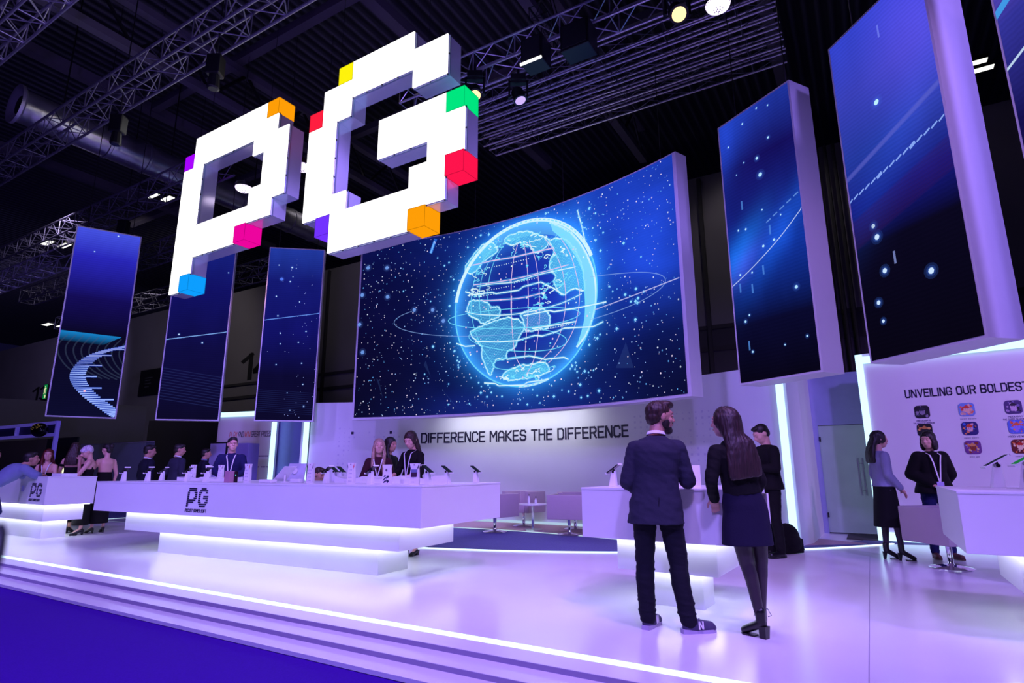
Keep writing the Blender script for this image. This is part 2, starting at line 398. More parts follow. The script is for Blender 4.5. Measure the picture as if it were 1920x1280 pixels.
# recess wall with a frosted glass door
def recess():
    a0, a1 = W(-1.25, b_rec), W(2.2, b_rec)
    d0, d1 = 6.14, 6.90     # world x of the door jambs
    def onx(x): t = (x - a0.x) / (a1.x - a0.x); return a0.lerp(a1, t)
    p, q = onx(d0), onx(d1)
    M_rec = mat('white_wall_in_shade', srgb(0.62, 0.62, 0.80), 0.6)  # white wall whose bluish shade is put into the base colour
    wallseg('wall_recess_a', a0, p, 0.12, 0, 3.1, M_rec); wallseg('wall_recess_b', q, a1, 0.12, 0, 3.1, M_rec)
    wallseg('wall_recess_c', p, q, 0.12, 2.07, 3.1, M_rec)
    dr = wallseg('door_1', p + NA * 0.03, q + NA * 0.03, 0.012, 0.02, 2.06, mat('frosted_door_glass', srgb(0.74, 0.80, 0.76), 0.35, noise=0.1, nscale=3, spec=0.6))
    hb = MB(); u = (q - p).normalized(); c = p.lerp(q, 0.80) - NA * 0.05
    for k in (0, 0.075): hb.tube(c - u * k + Vector((0, 0, 0.72)), c - u * k + Vector((0, 0, 1.42)), 0.011)
    for z in (0.82, 1.32): hb.tube(c + Vector((0, 0, z)), c - u * .075 + Vector((0, 0, z)), 0.006)
    for k in (0, 0.075):
        for z in (0.82, 1.32): hb.tube(c - u * k + Vector((0, 0, z)), c - u * k + Vector((0, 0, z)) + NA * 0.08, 0.006)
    hb.build('door_handle', mat('brushed_dark_steel', (0.25, 0.25, 0.28), 0.35, metal=0.8), dr)
    hg = MB()
    for z in (0.3, 1.75): hg.box(0, 0.03, 0, 0.03, 0, 0.09); hg.v[-8:] = [tuple(p + NA * 0.0 + u * (v[0]) + Vector((0, 0, z + v[2])) - NA * v[1]) for v in hg.v[-8:]]
    hg.build('hinge', M_black, dr)
    struct('floor_mat', MB().abox(-0.5, 1.6, 12.3, 13.2, 0.001, 0.012), mat('dark_door_mat', srgb(0.25, 0.24, 0.24), 0.95))
recess()
# right feature wall with app pictures, framed in light
RA = Vector((6.43, 10.57, 0)); RANG = radians(-40); RD = Vector((cos(RANG), sin(RANG), 0)); RN = Vector((sin(RANG), -cos(RANG), 0))  # RN towards the visitor
def RW(s, z, d=0.0): return RA + RD * s + RN * d + Vector((0, 0, z))
wallseg('wall_right', RW(0, 0), RW(7.5, 0), 0.15, 0, 3.28)
post('trim_11', RW(-0.04, 0), 0.11, 0.005, 3.27, ang=RANG)
mbt = MB().hexa([RW(0.02, 3.10, 0.0), RW(7.5, 3.10, 0.0), RW(7.5, 3.10, 0.07), RW(0.02, 3.10, 0.07), RW(0.02, 3.22, 0.0), RW(7.5, 3.22, 0.0), RW(7.5, 3.22, 0.07), RW(0.02, 3.22, 0.07)])
struct('trim_12', mbt, M_led)
mbt = MB().hexa([RW(0.02, 0.012, 0.0), RW(7.5, 0.012, 0.0), RW(7.5, 0.012, 0.05), RW(0.02, 0.012, 0.05), RW(0.02, 0.15, 0.0), RW(7.5, 0.15, 0.0), RW(7.5, 0.15, 0.05), RW(0.02, 0.15, 0.05)])
struct('baseboard_right', mbt, M_led)
# left prize wall with a light post and a light strip on top
LP = Vector((-7.19, 17.84, 0)); LANG = radians(-20); LD = Vector((-cos(LANG), -sin(LANG), 0)); LN = Vector((sin(LANG), -cos(LANG), 0))
def LW(s, z, d=0.0): return LP + LD * s + LN * d + Vector((0, 0, z))
wallseg('wall_left', LW(2.25, 0), LW(0, 0), 0.15, 0, 3.0)
post('trim_13', LW(0.0, 0, 0.04), 0.13, 0.005, 2.98, ang=LANG)
struct('trim_14', MB().hexa([LW(2.2, 2.86, 0), LW(0.1, 2.86, 0), LW(0.1, 2.86, .05), LW(2.2, 2.86, .05), LW(2.2, 3.0, 0), LW(0.1, 3.0, 0), LW(0.1, 3.0, .05), LW(2.2, 3.0, .05)]), M_led)
wallseg('wall_left_recess', (-7.3, 18.2), (-5.4, 17.0), 0.1, 0, 2.9, mat('blue_wall_panel', srgb(0.55, 0.60, 0.85), 0.6))
wallseg('wall_left_return', (-5.60, 15.86), (-5.45, 17.1), 0.08, 0, 2.95)

# ---- the exhibition hall around the booth
BH = 19.05
struct('wall_hall_back', MB().abox(-75, 30, BH, BH + 0.3, -0.1, 11.0), M_hall)
for i, (z0, z1) in enumerate([(5.62, 5.75), (4.9, 5.05), (3.6, 3.75)]):
    struct('trim_%d' % (20 + i), MB().abox(-30, 20, BH - 0.06, BH, z0, z1), M_halld)
struct('trim_23', MB().abox(-16.5, 8, BH - 0.04, BH - 0.001, 3.75, 4.9), mat('hall_dado_dark', srgb(0.24, 0.23, 0.26), 0.9))
struct('trim_24', MB().abox(-16.5, 8, BH - 0.04, BH - 0.001, 5.05, 5.62), mat('hall_dado_dark2', srgb(0.20, 0.19, 0.22), 0.9))
wallseg('wall_hall_partition', (-26.6, 18.5), (-16.5, 26.4), 0.15, -0.1, 4.05, mat('partition_grey', srgb(0.36, 0.35, 0.40), 0.9))
wallseg('wall_hall_partition_dark', (-16.4, 26.5), (-12.2, 28.4), 0.15, -0.1, 3.42, mat('partition_dark', srgb(0.15, 0.14, 0.16), 0.8))
for i, a in enumerate([-4.0, -13.4, -22.0]):
    struct('trim_%d' % (30 + i), MB().abox(a, a + 0.12, BH - 0.12, BH, 0, 10.9), M_halld)
for i in range(4):
    t = tag(MB().tube(W(-0.55 + i * 0.22, BH - 0.2, 0), W(-0.55 + i * 0.22, BH - 0.2, 10.9), 0.05).build('wall_conduit', M_halld), 'dark vertical conduits on the hall wall beside the green exit sign', 'pipe', 'conduits on the hall wall')

# corrugated roof deck
def deck_mat():
    m = bpy.data.materials.new('corrugated_deck'); m.use_nodes = True; nt = m.node_tree; b = nt.nodes['Principled BSDF']
    tc = nt.nodes.new('ShaderNodeTexCoord'); mp = nt.nodes.new('ShaderNodeMapping'); wv = nt.nodes.new('ShaderNodeTexWave')
    wv.inputs['Scale'].default_value = 0.95; mp.inputs['Rotation'].default_value = (0, 0, -YAW); wv.bands_direction = 'X'
    nt.links.new(tc.outputs['Object'], mp.inputs[0]); nt.links.new(mp.outputs[0], wv.inputs[0])
    r = nt.nodes.new('ShaderNodeValToRGB'); r.color_ramp.elements[0].color = (0.02, 0.02, 0.03, 1); r.color_ramp.elements[1].color = (0.075, 0.075, 0.10, 1)
    r.color_ramp.elements[0].position = 0.35
    bp = nt.nodes.new('ShaderNodeBump'); bp.inputs['Distance'].default_value = 0.1
    nt.links.new(wv.outputs['Fac'], r.inputs[0]); nt.links.new(r.outputs[0], b.inputs['Base Color'])
    nt.links.new(wv.outputs['Fac'], bp.inputs['Height']); nt.links.new(bp.outputs[0], b.inputs['Normal']); b.inputs['Roughness'].default_value = 0.5
    return m
struct('ceiling', MB().abox(-75, 30, -10, 40, 14.0, 14.3), deck_mat())
for i, a in enumerate([-26.5, -19.35, -9.65, -1.0]):
    struct('trim_%d' % (40 + i), MB().abox(a - 0.16, a + 0.16, -6, 19, 12.9, 13.2), M_beam)
for i, (b, a0, a1) in enumerate([(8.8, -19.3, -9.7), (4.2, -30, -9.7), (13.4, -30, -1)]):
    struct('trim_%d' % (50 + i), MB().abox(a0, a1, b - 0.12, b + 0.12, 12.95, 13.2), M_beam)
# ================================================================ hanging pixel letters
SG_C = 0.40; SG_YAW = -0.5514
SG_O = Vector((-20.506 * SG_C, 33.425 * SG_C, 1.22 + 20.223 * SG_C))
SU = Vector((cos(SG_YAW), sin(SG_YAW), 0)); SN = Vector((-sin(SG_YAW), cos(SG_YAW), 0))
GP = ['.1111111O.', 'U11111111.', '11.....111', '11......11', '11......11', '11.....111', '111111111.', '111111M...', '11........', '1C........']
GG = ['..Y1111...', '.11111111.', 'R11....11.', '11........', '11...1111N', '11...11111', '11......11', '111....11V', '.W1111111.', '..11111O..']
COLR = {'O': ('orange', srgb(1.0, .62, .03)), 'U': ('purple', srgb(.66, .02, 1.0)), 'M': ('magenta', srgb(.93, .02, .62)), 'C': ('cyan', srgb(.05, .62, 1.0)),
        'Y': ('yellow', srgb(1.0, .95, .05)), 'R': ('red', srgb(1.0, .12, .25)), 'N': ('green', srgb(.0, .90, .50)), 'V': ('crimson', srgb(1.0, .08, .30)), 'W': ('violet', srgb(.45, .20, 1.0))}
M_face = emat('letter_face_white', (1.0, 0.99, 1.0), 1.5)
M_side = mat('letter_side_mirror', (0.92, 0.90, 0.96), 0.22, metal=0.40, noise=0.15, nscale=1.2)
M_frame = mat('letter_frame_alu', (0.55, 0.65, 0.72), 0.3, metal=0.6)
def SP(c, r, d): return SU * (c * SG_C) + Vector((0, 0, -r * SG_C)) + SN * (d * SG_C)
def letter(rows, off, name, label):
    base = SG_O + SP(off[0], off[1], 0)
    t = thing('pixel_letter', label, 'sign', base)
    R = len(rows); C = len(rows[0])
    on = lambda c, r: 0 <= r < R and 0 <= c < C and rows[r][c] == '1'
    fc = MB(); sd = MB(); fr = MB(); br = MB()
    D = 1.0; e = 0.07
    for r in range(R):
        for c in range(C):
            if not on(c, r): continue
            fc.quad(SP(c, r + 1, 0), SP(c + 1, r + 1, 0), SP(c + 1, r, 0), SP(c, r, 0))
            sd.quad(SP(c, r, D), SP(c + 1, r, D), SP(c + 1, r + 1, D), SP(c, r + 1, D))
            for (dc, dr, p, q) in ((1, 0, (c + 1, r), (c + 1, r + 1)), (-1, 0, (c, r + 1), (c, r)), (0, 1, (c + 1, r + 1), (c, r + 1)), (0, -1, (c, r), (c + 1, r))):
                if on(c + dc, r + dr): continue
                fc.quad(SP(*p, 0), SP(*p, e), SP(*q, e), SP(*q, 0))
                sd.quad(SP(*p, e), SP(*p, D), SP(*q, D), SP(*q, e))
                # aluminium edge profile just behind the lit face, and a clamp at every module joint
                o = 0.045
                a = SP(p[0] + dc * .0, p[1] + dr * .0, e + .05); b_ = SP(q[0], q[1], e + .05)
                ofs = SU * (dc * o * SG_C) - Vector((0, 0, dr * o * SG_C))
                fr.hexa([a, b_, b_ + ofs, a + ofs] + [x + SN * 0.03 for x in (a, b_, b_ + ofs, a + ofs)])
                k = a + ofs * 0.9
                br.ell(k - SN * 0.02, (0.016, 0.016, 0.016), n=6, m=4)
    fc.build('lit_face', M_face, t); sd.build('letter_side', M_side, t); fr.build('edge_profile', M_frame, t); br.build('edge_clamps', M_black, t)
    for r in range(R):
        for c in range(C):
            ch = rows[r][c]
            if ch in COLR:
                nm, col = COLR[ch]; mb = MB(); i = 0.015
                for z in (1 - i, i): pass
                P = [SP(c + i, r + 1 - i, 0.0), SP(c + 1 - i, r + 1 - i, 0.0), SP(c + 1 - i, r + 1 - i, 1.02), SP(c + i, r + 1 - i, 1.02),
                     SP(c + i, r + i, 0.0), SP(c + 1 - i, r + i, 0.0), SP(c + 1 - i, r + i, 1.02), SP(c + i, r + i, 1.02)]
                mb.hexa(P); m_ = emat('cube_' + nm, col, 1.0)
                o = mb.build('pixel_cube', m_, t); o['label'] = nm + ' glowing cube'
                ed = MB()
                for ia, ib in ((0, 1), (1, 2), (0, 4), (1, 5), (2, 6), (4, 5), (5, 6), (3, 0)): ed.tube(P[ia], P[ib], 0.006, n=4)
                ed.build('cube_edges', emat('cube_edge_' + nm, tuple(x * 0.62 for x in col), 1.0), o)
    # hanging wires
    wr = MB(); cols = [c for c in range(C) if any(on(c, r) for r in range(2))]
    for c in (cols[0] + .5, cols[-1] - .5):
        rr = min(r for r in range(R) if on(int(c), r)); wr.tube(SP(c, rr, .5), SP(c, rr, .5) + Vector((0, 0, 13.9 - (base.z - rr * SG_C))), 0.006, n=4)
    wr.build('hanging_wire', M_black, t)
letter(GP, (0, 0), 'P', 'giant glowing white pixel letter P with orange, purple, magenta and cyan cubes')
letter(GG, (11.7434, 0.1452), 'G', 'giant glowing white pixel letter G with yellow, red, green and violet cubes')

# ================================================================ LED displays
def screen_mat(name, ramp, blobs=(), noise=0.25, nscale=3.0, globe=None, moire=0.12):
    """picture of a dark night sky: vertical colour run plus glowing clouds, all in the display's own u, v"""
    m = bpy.data.materials.new(name); m.use_nodes = True; nt = m.node_tree; N = nt.nodes; Lk = nt.links
    for n in list(N): N.remove(n)
    out = N.new('ShaderNodeOutputMaterial'); em = N.new('ShaderNodeEmission'); uv = N.new('ShaderNodeUVMap'); sp = N.new('ShaderNodeSeparateXYZ')
    Lk.new(uv.outputs[0], sp.inputs[0]); cr = N.new('ShaderNodeValToRGB'); Lk.new(sp.outputs[1], cr.inputs[0])
    while len(cr.color_ramp.elements) > 1: cr.color_ramp.elements.remove(cr.color_ramp.elements[-1])
    for i, (p, c) in enumerate(ramp):
        e = cr.color_ramp.elements[0] if i == 0 else cr.color_ramp.elements.new(p)
        e.position = p; e.color = tuple(c) + (1,)
    cur = cr.outputs[0]
    def math_(op, a, b=None):
        n = N.new('ShaderNodeMath'); n.operation = op
        for i, x in enumerate((a, b)):
            if x is None: continue
            if isinstance(x, (int, float)): n.inputs[i].default_value = x
            else: Lk.new(x, n.inputs[i])
        return n.outputs[0]
    for (u0, v0, ru, rv, col, st, ang) in blobs:
        du = math_('SUBTRACT', sp.outputs[0], u0); dv = math_('SUBTRACT', sp.outputs[1], v0)
        ca, sa = cos(ang), sin(ang)
        x = math_('ADD', math_('MULTIPLY', du, ca), math_('MULTIPLY', dv, sa)); y = math_('SUBTRACT', math_('MULTIPLY', dv, ca), math_('MULTIPLY', du, sa))
        r2 = math_('ADD', math_('POWER', math_('ABSOLUTE', math_('DIVIDE', x, ru)), 2.0), math_('POWER', math_('ABSOLUTE', math_('DIVIDE', y, rv)), 2.0))
        g = math_('MULTIPLY', math_('EXPONENT', math_('MULTIPLY', r2, -1.0)), st)
        mx = N.new('ShaderNodeMix'); mx.data_type = 'RGBA'; mx.blend_type = 'ADD'; mx.inputs[7].default_value = tuple(col) + (1,)
        Lk.new(g, mx.inputs[0]); Lk.new(cur, mx.inputs[6]); cur = mx.outputs[2]
    if globe:      # lit disc with a bright rim and an outer halo
        x = math_('DIVIDE', math_('SUBTRACT', sp.outputs[0], globe[0]), globe[2]); y = math_('DIVIDE', math_('SUBTRACT', sp.outputs[1], globe[1]), globe[3])
        rr = math_('SQRT', math_('ADD', math_('MULTIPLY', x, x), math_('MULTIPLY', y, y)))
        def addc(fac, col):
            mx = N.new('ShaderNodeMix'); mx.data_type = 'RGBA'; mx.blend_type = 'ADD'; mx.inputs[7].default_value = tuple(col) + (1,)
            Lk.new(fac, mx.inputs[0]); Lk.new(cur_[0], mx.inputs[6]); cur_[0] = mx.outputs[2]
        cur_ = [cur]; out_ = math_('MAXIMUM', math_('SUBTRACT', rr, 1.0), 0.0); in_ = math_('MAXIMUM', math_('SUBTRACT', 1.0, rr), 0.0); isin = math_('LESS_THAN', rr, 1.0); isout = math_('GREATER_THAN', rr, 1.0)
        addc(math_('MULTIPLY', isout, math_('MULTIPLY', math_('EXPONENT', math_('MULTIPLY', out_, -11.0)), .60)), srgb(.18, .62, 1.0))
        addc(math_('MULTIPLY', isin, math_('MULTIPLY', math_('EXPONENT', math_('MULTIPLY', in_, -7.0)), .80)), srgb(.25, .70, 1.0))
        addc(math_('MULTIPLY', isin, .32), srgb(.12, .10, .60))
        cur = cur_[0]
    nz = N.new('ShaderNodeTexNoise'); nz.inputs['Scale'].default_value = nscale; nz.inputs['Detail'].default_value = 6; Lk.new(uv.outputs[0], nz.inputs[0])
    f = math_('ADD', math_('MULTIPLY', nz.outputs['Fac'], noise * 2), 1 - noise)
    wv = N.new('ShaderNodeTexWave'); wv.bands_direction = 'Y'; wv.inputs['Scale'].default_value = 26; wv.inputs['Distortion'].default_value = 1.5; Lk.new(uv.outputs[0], wv.inputs[0])
    f = math_('MULTIPLY', f, math_('ADD', math_('MULTIPLY', wv.outputs['Fac'], moire), 1 - moire / 2))
    v = N.new('ShaderNodeVectorMath'); v.operation = 'SCALE'; Lk.new(cur, v.inputs[0]); Lk.new(f, v.inputs['Scale'])
    Lk.new(v.outputs[0], em.inputs[0]); Lk.new(em.outputs[0], out.inputs[0]); return m
M_pic = attr_emat('display_picture', 1.0)
def set_uv(me, uvs):
    l = me.uv_layers.new(name='UVMap')
    for p in me.polygons:
        for li, vi in zip(p.loop_indices, p.vertices): l.data[li].uv = uvs[vi]
def clipx(P, x, sg):
    out = []; n = len(P)
    for i in range(n):
        a, b = P[i], P[(i + 1) % n]; ia, ib = (a[0] - x) * sg >= 0, (b[0] - x) * sg >= 0
        if ia: out.append(a)
        if ia != ib: t = (x - a[0]) / (b[0] - a[0]); out.append((x, a[1] + (b[1] - a[1]) * t))
    return out
class Pic:
    """flat picture elements laid on a display; f(u, v, d) gives the point"""
    def __init__(s, f): s.f = f; s.mb = MB(); s.k = 0
    def d(s): s.k += 1; return 0.008 + 0.000004 * s.k
    def dot(s, u, v, r, col, asp=1.0, n=8, a=1.0):
        d = s.d(); s.mb.add([s.f(u + r * cos(2 * pi * i / n), v + r * asp * sin(2 * pi * i / n), d) for i in range(n)], [tuple(range(n))], tuple(col) + (a,))
    def glow(s, u, v, r, col, n=12):
        for k, a in ((.85, .06), (.6, .09), (.42, .16)): s.dot(u, v, r * k, col, n=n, a=a)
    def line(s, pts, w, col, a=1.0, closed=False):
        if closed: pts = list(pts) + [pts[0]]
        d = s.d()
        for (x0, y0), (x1, y1) in zip(pts[:-1], pts[1:]):
            dx, dy = x1 - x0, y1 - y0; L = sqrt(dx * dx + dy * dy)
            if L < 1e-6: continue
            nx, ny = -dy / L * w / 2, dx / L * w / 2
            s.mb.quad(s.f(x0 + nx, y0 + ny, d), s.f(x0 - nx, y0 - ny, d), s.f(x1 - nx, y1 - ny, d), s.f(x1 + nx, y1 + ny, d), tuple(col) + (a,))
    def poly(s, pts, col, a=1.0):
        d = s.d()
        if getattr(s, 'strip', 0):
            x0, x1 = min(p[0] for p in pts), max(p[0] for p in pts); k0, k1 = math.floor(x0 / s.strip), math.ceil(x1 / s.strip)
            for k in range(k0, k1):
                q = clipx(clipx(list(pts), k * s.strip, 1), (k + 1) * s.strip, -1)
                if len(q) > 2: s.mb.add([s.f(x, y, d) for x, y in q], [tuple(range(len(q)))], tuple(col) + (a,))
            return
        s.mb.add([s.f(x, y, d) for x, y in pts], [tuple(range(len(pts)))], tuple(col) + (a,))
    def build(s, parent, name='picture'): return s.mb.build(name, M_pic, parent)
def smooth(pts, n=6, closed=False):
    P = [Vector((x, y, 0)) for x, y in pts]; out = []; L = len(P)
    for i in range(L if closed else L - 1):
        p0 = P[(i - 1) % L] if closed or i > 0 else P[i]; p1 = P[i]; p2 = P[(i + 1) % L]; p3 = P[(i + 2) % L] if closed or i + 2 < L else P[i + 1]
        for k in range(n):
            t = k / n; v = 0.5 * ((2 * p1) + (-p0 + p2) * t + (2 * p0 - 5 * p1 + 4 * p2 - p3) * t * t + (-p0 + 3 * p1 - 3 * p2 + p3) * t ** 3)
            out.append((v.x, v.y))
    if not closed: out.append((P[-1].x, P[-1].y))
    return out
def rough_poly(pts, amp, n=5, seed=1):
    rn = random.Random(seed); s_ = smooth(pts, n, True); return [(x + rn.uniform(-amp, amp), y + rn.uniform(-amp, amp)) for x, y in s_]
def inside(p, poly):
    x, y = p; c = False; n = len(poly)
    for i in range(n):
        x0, y0 = poly[i]; x1, y1 = poly[(i + 1) % n]
        if (y0 > y) != (y1 > y) and x < (x1 - x0) * (y - y0) / (y1 - y0 + 1e-12) + x0: c = not c
    return c
M_hang = M_black
def hang_wires(pts, top, parent, r=0.008):
    mb = MB()
    for p in pts: mb.tube(p, (p[0], p[1], top), r, n=4)
    mb.build('hanging_wire', M_hang, parent)

# ---- the curved main display
SC_R = 11.33; SC_Z0, SC_Z1 = 2.43, 6.74
def SS(s, z, d=0.0):
    deg = 77.1 - math.degrees(s / 11.33); return PC(SC_R - d, deg, z)
SLEN = radians(77.1 - 35.95) * 11.33
scr = thing('curved_display', 'huge curved wall display showing a glowing blue globe among stars', 'screen')
mb = arcwall('', SC_R + 0.002, SC_R + 0.30, 77.35, 35.6, SC_Z0 - 0.05, SC_Z1 + 0.03, None, 56)
mb.build('housing', M_house, scr)
mb = MB(); n = 64; uvs = []; vs = []
for i in range(n + 1):
    for k in (0, 1):
        vs.append(SS(SLEN * i / n, (SC_Z0, SC_Z1)[k], 0.006)); uvs.append((i / n, k))
mb.add(vs, [(2 * i, 2 * i + 2, 2 * i + 3, 2 * i + 1) for i in range(n)])
me = bpy.data.meshes.new('screen'); me.from_pydata([tuple(v) for v in vs], [], mb.f); set_uv(me, uvs)
D1 = srgb(.05, .04, .20); D2 = srgb(.06, .07, .38); GB = srgb(.05, .25, .80)
gu, gv = 4.45 / SLEN, (4.75 - SC_Z0) / (SC_Z1 - SC_Z0)
SM = screen_mat('main_display_picture', [(0, srgb(.035, .03, .13)), (.35, srgb(.04, .03, .17)), (.7, srgb(.04, .04, .22)), (1, srgb(.04, .05, .28))],
    [(gu + .02, gv, .27, .52, srgb(.06, .22, .72), .5, 0), (gu + .17, gv + .15, .05, .25, srgb(.2, .6, 1.0), .35, 0), (.95, .85, .20, .42, srgb(.10, .24, .72), .95, .3), (.90, .60, .10, .2, srgb(.10, .28, .75), .5, .2), (.80, .55, .26, .25, srgb(.05, .15, .60), .4, .2), (.55, 1.0, .3, .2, srgb(.08, .25, .7), .35, 0), (.5, .02, .30, .10, srgb(.10, .18, .6), .4, 0)], noise=.5, nscale=5, moire=.05,
    globe=(gu, gv, 1.83 / SLEN, 1.83 / (SC_Z1 - SC_Z0)))
me.materials.append(SM); o = bpy.data.objects.new('screen', me); COL.objects.link(o); o.parent = scr
pc = Pic(SS); pc.strip = .12; CX, CY, CR = 4.45, 4.75, 1.83
WHT = srgb(.86, .98, 1.0); CYN = srgb(.45, .88, 1.0); BLUE = srgb(.2, .55, 1.0); PK = srgb(.92, .78, .95)
circ = lambda r, n=96, cx=CX, cy=CY: [(cx + r * cos(2 * pi * i / n), cy + r * sin(2 * pi * i / n)) for i in range(n)]
GEO = {
'A':[(5.132,5.982),(5.24,5.724),(5.123,5.524),(5.137,5.326),(5.265,5.169),(5.224,4.987),(5.439,4.722),(5.696,4.794),(5.964,4.706),(5.944,5.17),(5.861,5.408),(5.724,5.697),(5.507,5.915)],
'B':[(2.995,4.972),(3.25,4.97),(3.505,4.864),(3.584,4.767),(3.778,4.721),(3.798,4.518),(3.585,4.481),(3.354,4.411),(3.197,4.532),(2.96,4.7)],
'C':[(3.701,4.432),(3.97,4.46),(4.275,4.383),(4.445,4.228),(4.387,4.076),(4.273,3.931),(4.159,3.753),(3.989,3.709),(3.97,3.551),(3.705,3.545),(3.63,3.327),(3.555,3.237),(3.401,3.51),(3.34,3.778),(3.32,3.913),(3.045,4.211),(3.122,4.304),(3.393,4.372)],
'D':[(4.352,4.468),(4.58,4.545),(4.805,4.556),(5.063,4.385),(5.097,4.223),(5.02,4.079),(4.724,4.092),(4.5,4.093),(4.427,4.328)],
'E':[(3.971,6.331),(4.247,6.372),(4.599,6.32),(4.906,6.14),(5.132,5.982),(4.9,5.807),(4.747,5.81),(4.595,5.98),(4.363,6.137),(4.128,6.122),(3.971,6.209)],
'F':[(3.895,3.207),(4.27,3.361),(4.567,3.361),(4.934,3.352),(5.076,3.185),(4.711,3.101),(4.342,3.074),(4.045,3.068)],
'W':[(2.862,5.803),(3.024,5.634),(3.261,5.77),(3.339,5.862),(3.734,6.067),(3.574,6.312),(3.296,6.262),(3.058,6.056)]}
rn = random.Random(3)
for i, (k, P) in enumerate(GEO.items()):
    Q = rough_poly(P, .018, 6, i); st = {'A': .62, 'E': .55, 'F': .65, 'W': .6}.get(k, .36)
    pc.poly(smooth(P, 4, True), srgb(.35, .80, 1.0), st)
    x0, x1 = min(p[0] for p in P), max(p[0] for p in P); y0, y1 = min(p[1] for p in P), max(p[1] for p in P); y = y0
    row = 0
    while y < y1:
        x = x0 + (row % 2) * .019
        while x < x1:
            if inside((x, y), P): pc.dot(x, y, .0095, CYN if k != 'D' else srgb(.55, .65, 1), n=4, asp=1.3, a=.9)
            x += .038
        y += .036; row += 1
    pc.line(Q, .065, srgb(.3, .8, 1), .40, True); pc.line(Q, .028, WHT, 1, True)
CRES = [(5.14,6.396),(5.587,6.088),(5.873,5.751),(6.078,5.383),(6.207,5.014),(6.256,4.642),(6.213,4.295),(6.115,4.019),(5.966,3.78),(5.747,3.578),(5.862,3.826),(5.96,4.106),(5.988,4.399),(5.981,4.702),(5.942,5.109),(5.79,5.458),(5.543,5.841),(5.212,6.192)]
pc.poly(CRES, srgb(.55, .90, 1), .80)
pc.line(smooth(CRES[:10]), .05, WHT, .9); pc.line(smooth(CRES[9:]), .02, CYN, .8)
LNS = {
'm1':[(4.285,6.086),(4.186,5.799),(4.126,5.403),(4.106,4.936),(4.105,4.506)],'m2':[(3.892,6.139),(3.696,5.9),(3.54,5.511),(3.485,5.003),(3.547,4.486)],
'm3':[(4.596,6.082),(4.745,5.677),(4.816,5.265),(4.846,4.773),(4.839,4.296),(4.776,3.834),(4.678,3.442),(4.491,3.153)],
'm4':[(3.576,6.099),(3.261,5.806),(3.107,5.409),(3.035,4.897),(3.121,4.372),(3.359,3.842),(3.706,3.384)],
'm5':[(5.433,5.935),(5.646,5.558),(5.779,5.116),(5.855,4.668),(5.785,4.197),(5.632,3.863),(5.373,3.57),(5.043,3.34)],
'm6':[(5.019,6.044),(5.276,5.65),(5.451,5.192),(5.511,4.677),(5.463,4.254),(5.345,3.907),(5.121,3.603),(4.788,3.368)],
'm7':[(4.125,4.933),(4.123,4.405),(4.16,3.914),(4.233,3.554),(4.418,3.253)],
'm8':[(3.75,6.1),(3.48,5.8),(3.31,5.45),(3.26,5.0),(3.32,4.5)],'m9':[(4.45,6.1),(4.52,5.7),(4.55,5.25),(4.56,4.7),(4.52,4.2),(4.45,3.5)]}
for k, P in LNS.items(): pc.line(smooth(P), .016, CYN if k in 'm2 m4 m8' else PK, .85)
LT = {'l1':[(3.061,5.841),(3.577,5.853),(4.167,5.82),(4.747,5.81),(5.241,5.789)],'l2':[(3.187,5.309),(3.698,5.294),(4.165,5.244),(4.892,5.282),(5.783,5.24)],
'l3':[(2.872,5.234),(3.111,5.129),(3.621,5.101),(3.699,5.055),(4.317,5.032),(4.433,5.094),(4.889,5.104),(5.222,4.892),(5.439,4.722)],
'l4':[(2.88,4.762),(3.195,4.652),(3.971,4.526),(4.73,4.504),(5.398,4.544),(5.908,4.642)],'l5':[(4.427,4.441),(5.101,4.441),(5.211,4.397),(5.827,4.37),(6.494,4.355)],
'l6':[(3.164,4.03),(3.742,3.948),(4.273,3.915),(4.722,3.966),(4.907,3.925),(5.311,3.973),(5.457,4.011),(6.163,3.923),(6.408,3.981)],
'l7':[(3.404,3.072),(3.707,3.033),(3.783,2.979),(4.415,2.944),(4.526,2.996),(5.036,3.003)],'l8':[(3.989,3.533),(4.569,3.548),(4.971,3.424),(5.081,3.426),(5.441,3.412),(5.546,3.354)],
'l9':[(4.65,4.128),(5.094,4.114),(5.746,4.099)],'l10':[(2.659,4.031),(2.894,3.94),(3.165,3.929)],'l11':[(3.1,5.36),(4.2,5.31),(5.6,5.33)],'l12':[(3.3,4.95),(4.3,4.85),(5.0,4.86)],'tr':[(5.859,6.462),(5.957,6.077),(6.036,5.706)]}
for k, P in LT.items():
    soft = k in ('l4', 'l2', 'l11', 'l12'); Q = smooth(P) if soft else P
    pc.line(Q, .07, srgb(.3, .75, 1), .30); pc.line(Q, .026 if not soft else .020, WHT if k not in ('l1', 'l12', 'l11') else PK, .95)
def ring(cx, cy, rx, ry, rot, wd, col, a, t0=0, t1=360):
    P = []
    for i in range(81):
        t = radians(t0 + (t1 - t0) * i / 80); x, y = rx * cos(t), ry * sin(t); P.append((cx + x * cos(rot) - y * sin(rot), cy + x * sin(rot) + y * cos(rot)))
    pc.line(P, wd, col, a)
ring(4.14, 4.42, 1.72, .22, -.10, .016, CYN, .9); ring(4.25, 3.95, 1.28, .26, -.17, .016, CYN, .9); ring(4.30, 3.42, .68, .14, -.05, .016, CYN, .9)
ring(4.40, 4.57, 3.44, .50, -.035, .016, srgb(.55, .70, .95), .55, 150, 290); ring(4.40, 4.57, 3.44, .50, -.035, .016, srgb(.55, .70, .95), .55, -60, 60)
pc.line([(6.2, 4.25), (7.0, 4.33), (8.13, 4.42)], .02, srgb(.75, .75, .95), .8)
pc.line(circ(CR + .005), .03, CYN, .8, True)
pc.line([(CX + CR * cos(radians(t)), CY + CR * sin(radians(t))) for t in range(20, 175, 4)], .085, WHT, .9)
